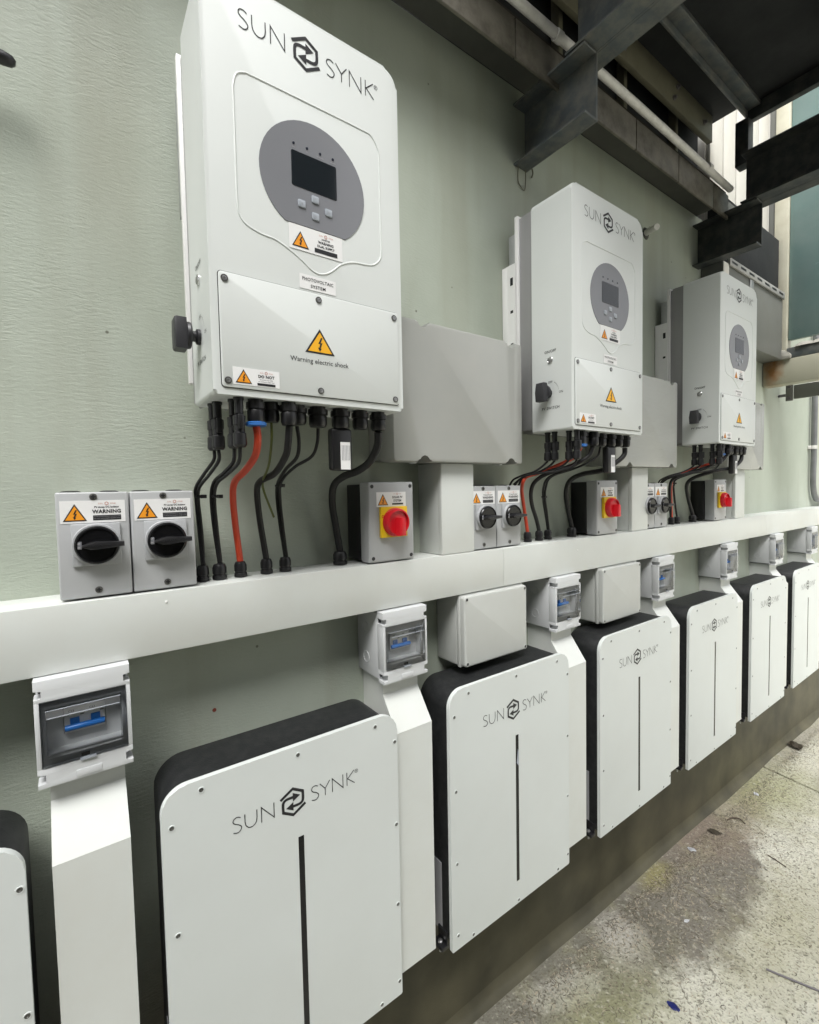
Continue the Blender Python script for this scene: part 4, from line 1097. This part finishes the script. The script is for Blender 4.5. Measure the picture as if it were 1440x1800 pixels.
def fascia():
    t = thing('khaki_fascia', (1.19, .95, 1.515), 'khaki fascia board with bolts below the gallery deck', 'fascia board')
    b = B(); add_box(b, 0, 1.185, 0, .022, 0, .112, .003); obj('board', b, 'khaki_paint', t)
    b = B(); add_box(b, 0, 1.10, -.010, .022, .1125, .122, .002); obj('capping', b, 'old_white_pipe', t)
    for x, z in [(.10, .055), (.42, .085), (.47, .040), (.86, .085), (.83, .03), (1.10, .050)]:
        b = B(); add_lathe(b, [(.011, 0), (.011, .004), (.006, .004), (.006, .012)], (x, 0, z), '-y', 6); obj('bolt', b, 'rod_grey', t)
fascia()

def gallery():
    t = thing('gallery_deck', (.95, .87, 1.46), 'dark underside of a raised steel gallery deck overhead', 'gallery')
    b = B(); add_box(b, -.24, 1.47, -.77, -.04, .150, .200, .004); obj('deck_plate', b, 'deck_dark', t)
    b = B(); add_box(b, -.24, 1.47, -.0395, -.030, .105, .215, .002); add_box(b, -.24, 1.47, -.085, -.040, .132, .1495, .002); obj('edge_angle', b, 'grey_steel', t)
    b = B(); add_box(b, -.24, 1.47, -.0295, .145, .165, .200, .003); obj('light_leak_board', b, 'deck_dark', t)  # added to stop sky light leaking between deck and wall
    b = B(); add_box(b, 1.4705, 1.50, -.77, -.03, .090, .230, .003); obj('end_beam', b, 'dark_steel', t)
    for y in (-.40, -.72):
        b = B(); add_box(b, -.238, 1.468, y - .03, y + .03, .085, .1495, .003); obj('joist', b, 'deck_dark', t)
    b = B(); add_box(b, 1.43, 1.485, -.055, -.005, -.100, .085, .004); obj('corner_post', b, 'dark_steel', t)
    b = B(); add_box(b, 1.440, 1.452, -.118, -.058, -.155, -.055, .003); obj('end_bracket', b, 'old_white_pipe', t)
gallery()

# ------------------------------------------------------------------ far end: pale siding, frosted bay with cream frame, rusted beam
def siding():
    t = thing('siding_wall', (2.45, WALL_Y, 1.2), 'pale vertical board siding above the painted wall beyond the gallery', 'wall')
    b = B(); add_box(b, 0, 3.5, .012, .2, .002, 2.2); obj('backing', b, 'siding_white', t, angle=0)
    for i in range(24):
        b = B(); add_box(b, .003 + i * .145, .138 + i * .145, -.010 - .002 * (i % 3), .0115, .002, 2.2, .004); obj('board', b, 'siding_white', t)
siding()

def bay():
    t = thing('frosted_bay', (3.2, 0, .535), 'frosted green glass screen with cream frame standing out from the wall', 'glass screen')
    b = B(); add_box(b, -.012, .020, .52, .893, .235, 1.55, .003)
    obj('glass', b, 'frosted_glass', t)
    b = B(); add_box(b, -.030, .040, .8945, .958, .132, 1.75, .005); obj('post', b, 'cream_paint', t)
    b = B(); add_box(b, -.030, .040, .46, .518, .132, 1.75, .005); obj('post', b, 'cream_paint', t)
    b = B(); add_box(b, -.030, .040, .519, .894, 1.552, 1.62, .004); obj('head_rail', b, 'cream_paint', t)
    b = B(); add_box(b, -.034, .050, .519, .894, .132, .190, .006)
    obj('sill', b, 'grey_steel', t)
    b = B(); n = 40
    for i in range(n):
        y = .54 + .34 * random.random(); s = .012 + .02 * random.random()
        add_lathe(b, [(s * 1.6, 0), (s, s * .55), (s * .3, s * .8)], (-.012 + .02 * random.random(), y, .188), 'z', 7)
    d = obj('dust_heap', b, 'dust', t); d['kind'] = 'stuff'
    b = B(); add_box(b, -.040, .040, .44, .998, 0, .131, .004); obj('bottom_beam', b, 'cream_rusted', t)
    b = B(); add_box(b, -.02, .015, .9585, .998, .132, 1.75, .003); obj('side_panel', b, 'panel_dull', t)
    b = B(); add_poly(b, catmull([(.93, .13, 0), (.948, .165, 0), (.925, .18, 0), (.895, .175, 0), (.87, .15, 0), (.872, .13, 0)], 3) and [(v.x, v.y) for v in catmull([(.93, .13, 0), (.948, .165, 0), (.925, .18, 0), (.895, .175, 0), (.87, .15, 0), (.872, .13, 0)], 3)], -.055, -.0345, .004, 2, axis='x'); obj('mortar_lump', b, 'dust', t)
bay()

def cladding():
    t = thing('metal_bulkhead', (2.39, WALL_Y, .665), 'dull metal bulkhead panel fixed to the wall above the last inverter', 'panel')
    b = B(); add_box(b, 0, .765, -.090, 0, 0, .330, .004); obj('panel', b, 'panel_dull', t)
    b = B(); add_box(b, 0.002, .06, -.0935, -.0905, .03, .325, .001); obj('pale_flap', b, 'siding_white', t)
    b = B(); add_box(b, .062, .764, -.070, 0, .3305, .640, .003); obj('recess_shade_box', b, 'deck_dark', t)  # near-black box standing in for the shaded recess above the rail
    b = B(); add_box(b, .07, .25, -.076, -.0705, .52, .62, .004); obj('patch', b, 'panel_dull', t)
    b = B(); add_box(b, .055, .764, -.100, -.0905, .318, .352, .002); rl = obj('slotted_rail', b, 'galv_dull', t)
    for i in range(7):
        b = B(); add_box(b, .075 + i * .10, .135 + i * .10, -.1006, -.0995, .331, .341); obj('slot', b, 'print_black', rl)
    b = B(); add_box(b, .30, .345, -.096, -.0905, .03, .317, .002); obj('strap', b, 'galv', t)
cladding()

def bar():
    t = thing('bracket_bar', (3.42, .93, .475), 'grey metal bar on a bolted plate below the cream beam', 'bar')
    b = B(); add_box(b, -.006, .006, 0, .034, 0, .150, .002); obj('plate', b, 'panel_dull', t)
    b = B(); add_box(b, .002, .030, -.75, -.001, .010, .088, .003); obj('bar', b, 'panel_dull', t)
    for z in (.015, .080):
        b = B(); add_lathe(b, [(.010, 0), (.010, .006), (.005, .008)], (-.006, .017, z), '-x', 6); obj('bolt', b, 'rod_grey', t)
    b = B(); add_tube(b, [(0, .034, .035), (0, .069, .035)], .008, 8); obj('fixing', b, 'rod_grey', t)
bar()

def pipe():
    t = thing('metal_conduit', (4.01, .975, -.145), 'grey metal conduit running down the bright wall and bending over the trunking', 'conduit')
    b = B(); add_tube(b, catmull([(0, 0, 1.30), (0, 0, .9), (.004, 0, .36), (.0, 0, .17), (.012, 0, .10), (.05, 0, .045), (.13, 0, .022), (.5, 0, .020), (1.6, 0, .02)], 6), .0165, 12); obj('pipe', b, 'pipe_steel', t, angle=60)
    for z in (.375, .80):
        b = B(); add_lathe(b, [(.0185, -.012), (.0185, .012)], (0, 0, z), 'z', 14); add_box(b, -.034, .034, .012, .0245, z - .011, z + .011, .001); obj('saddle', b, 'old_white_pipe', t)
pipe()

# ------------------------------------------------------------------ odds and ends on the wall
def rod():
    t = thing('black_pipe', (-.42, .955, .6685), 'short black pipe end sticking out along the wall', 'pipe')
    b = B(); add_tube(b, [(0, 0, 0), (.20, 0, 0), (.362, 0, -.001), (.372, 0, -.002), (.376, 0, -.003)], [.010, .010, .0098, .008, .004], 14); obj('pipe', b, 'knob_grey', t, angle=50)
    b = B(); add_box(b, .10, .125, .004, .0445, -.014, .014, .002); obj('clip', b, 'knob_grey', t)
rod()
def spigot():
    t = thing('cut_pipe_stub', (1.902, WALL_Y, 1.004), 'cut white pipe stub poking from the wall beside the middle inverter', 'pipe')
    b = B(); add_tube(b, [(0, .01, 0), (-.02, -.03, -.006), (-.046, -.068, -.018)], .0115, 12); obj('pipe', b, 'old_white_pipe', t, angle=50)
    b = B(); add_lathe(b, [(.024, 0), (.019, .004), (.013, .006)], (0, 0, 0), '-y', 12); obj('collar', b, 'soffit', t)
spigot()
def clip():
    t = thing('wire_clip', (1.145, WALL_Y, .918), 'bent wire clip and broken tag on the wall under the grey cantilever beam', 'clip')
    b = B(); add_tube(b, catmull([(.006, -.002, .075), (0, -.006, .070), (-.002, -.005, .03), (.004, -.004, .012), (.028, -.004, 0), (.032, -.006, .03), (.030, -.008, .062)], 5), .0016, 6); obj('wire', b, 'khaki_paint', t)
    b = B(); add_tube(b, catmull([(.040, -.004, .066), (.055, -.010, .072), (.064, -.008, .062), (.063, -.004, .050)], 5), .0022, 6); obj('hook', b, 'khaki_paint', t)
    b = B(); add_box(b, .003, .027, -.0022, -.0012, .012, .060); obj('tag', b, 'sage_render', t)
clip()
b = B(); add_lathe(b, [(.0040, 0), (.0038, .0010), (.0022, .0012), (.002, .0004)], (0, 0, 0), '-y', 14)
tag(obj('wall_plug', b, 'dull_red', None, (.2145, WALL_Y, Z0 - .4415)), 'small red wall plug in the green wall above a battery', 'wall plug')

# ------------------------------------------------------------------ litter on the concrete
def on_floor(x, y, dz=0.): return (x, y, FLOOR(x) + Z0 + dz)
def crumple(name, x, y, rx, ry, h, m, label, cat, seed):
    rnd = random.Random(seed); b = B(); n, k = 9, 7; g = []
    for i in range(n):
        row = []
        for j in range(k):
            u, v = i / (n - 1) * 2 - 1, j / (k - 1) * 2 - 1
            s = 1 - .3 * (u * u * v * v)
            z = h * (.25 + .55 * abs(math.sin(2.1 * u + 1.7 * v + seed)) + .35 * rnd.random()) * (1 - .5 * (u * u + v * v) / 2)
            row.append(b.verts.new((u * rx * s + rnd.uniform(-.1, .1) * rx, v * ry * s * math.sqrt(max(.05, 1 - .8 * u * u)) + rnd.uniform(-.1, .1) * ry, max(.0006, z))))
        g.append(row)
    for i in range(n - 1):
        for j in range(k - 1): b.faces.new((g[i][j], g[i + 1][j], g[i + 1][j + 1], g[i][j + 1]))
    bmesh.ops.solidify(b, geom=b.faces[:], thickness=.0008)
    o = obj(name, b, m, None, on_floor(x, y), 50); o.rotation_euler.z = seed
    return tag(o, label, cat)
crumple('crumpled_leaf', 3.60, .935, .045, .035, .035, 'leaf_dry', 'dark crumpled dry leaf beside the wall footing past the floor joint', 'leaf', 1)
crumple('dry_leaf', 2.355, .905, .030, .018, .012, 'leaf_dry', 'flat brown dry leaf near the footing under the batteries', 'leaf', 2)
crumple('blue_wrapper', 1.422, .653, .012, .019, .006, 'blue_foil', 'small dark blue scrap of wrapper on pale concrete', 'wrapper', 3.3)
crumple('paper_scrap', 2.849, .90, .016, .011, .008, 'scrap_white', 'white paper scrap near the floor joint', 'scrap', 4)
crumple('paper_scrap', 2.150, .915, .018, .012, .012, 'scrap_white', 'bluish white scrap lying against the wall footing', 'scrap', 5)
crumple('paper_scrap', 1.763, .765, .012, .006, .005, 'scrap_white', 'tiny white scrap in the middle of the dark floor stain', 'scrap', 6)
def stick(name, pts, r, m, label):
    o0 = Vector((pts[0][0], pts[0][1], FLOOR(pts[0][0])))
    b = B(); add_tube(b, catmull([Vector((x, y, FLOOR(x) + r + h)) - o0 for x, y, h in pts], 4), r, 8)
    return tag(obj(name, b, m, None, (o0.x, o0.y, o0.z + Z0), 50), label, 'twig' if 'twig' in name else 'rod')
stick('steel_rod', [(1.789, .530, 0), (1.815, .47, 0), (1.95, .17, 0)], .0032, 'rod_grey', 'straight thin grey rod lying on the pale concrete')
stick('twig', [(2.392, .71, 0), (2.385, .68, .001), (2.375, .64, 0)], .0022, 'twig', 'short dark straight twig on the pale concrete')
stick('twig', [(2.50, .905, 0), (2.535, .895, .004), (2.55, .87, .005), (2.54, .845, 0)], .0026, 'twig', 'curved brown twig on the stained concrete')

def litter():
    rnd = random.Random(11)
    b = B()
    for i in range(8000):
        if i < 3000: x = rnd.gauss(2.0, .42); y = rnd.gauss(.84, .12)
        elif i < 5800: x = rnd.uniform(1.0, 4.4); y = .93 - abs(rnd.gauss(0, .05))
        else: x = rnd.uniform(.9, 4.2); y = rnd.uniform(.2, .93)
        if y > .935: continue
        a = rnd.uniform(0, 6.28); L = rnd.uniform(.004, .016); w = rnd.uniform(.0008, .0026); cz = rnd.uniform(.0006, .003)
        pts = []
        bend = rnd.uniform(-1.6, 1.6)
        for k in range(4):
            s = k / 3 - .5; an = a + bend * s
            pts.append(Vector((x + math.cos(an) * L * s, y + math.sin(an) * L * s, FLOOR(x) + .0005 + cz * (1 - abs(s * 1.6)))))
        mi = 0 if rnd.random() < (.6 if i < 3000 else .3) else 1
        for p, q in zip(pts, pts[1:]):
            d = (q - p).normalized(); n = Vector((-d.y, d.x, 0)) * w / 2
            vv = [b.verts.new(t) for t in (p - n, q - n, q + n, p + n)]
            b.faces.new(vv).material_index = mi
    o = obj('leaf_litter', b, ['leaf_pale', 'leaf_dry'], None, (0, 0, Z0), 0)
    tag(o, 'fine pale and dark plant litter scattered over the concrete', 'litter', kind='stuff')
litter()
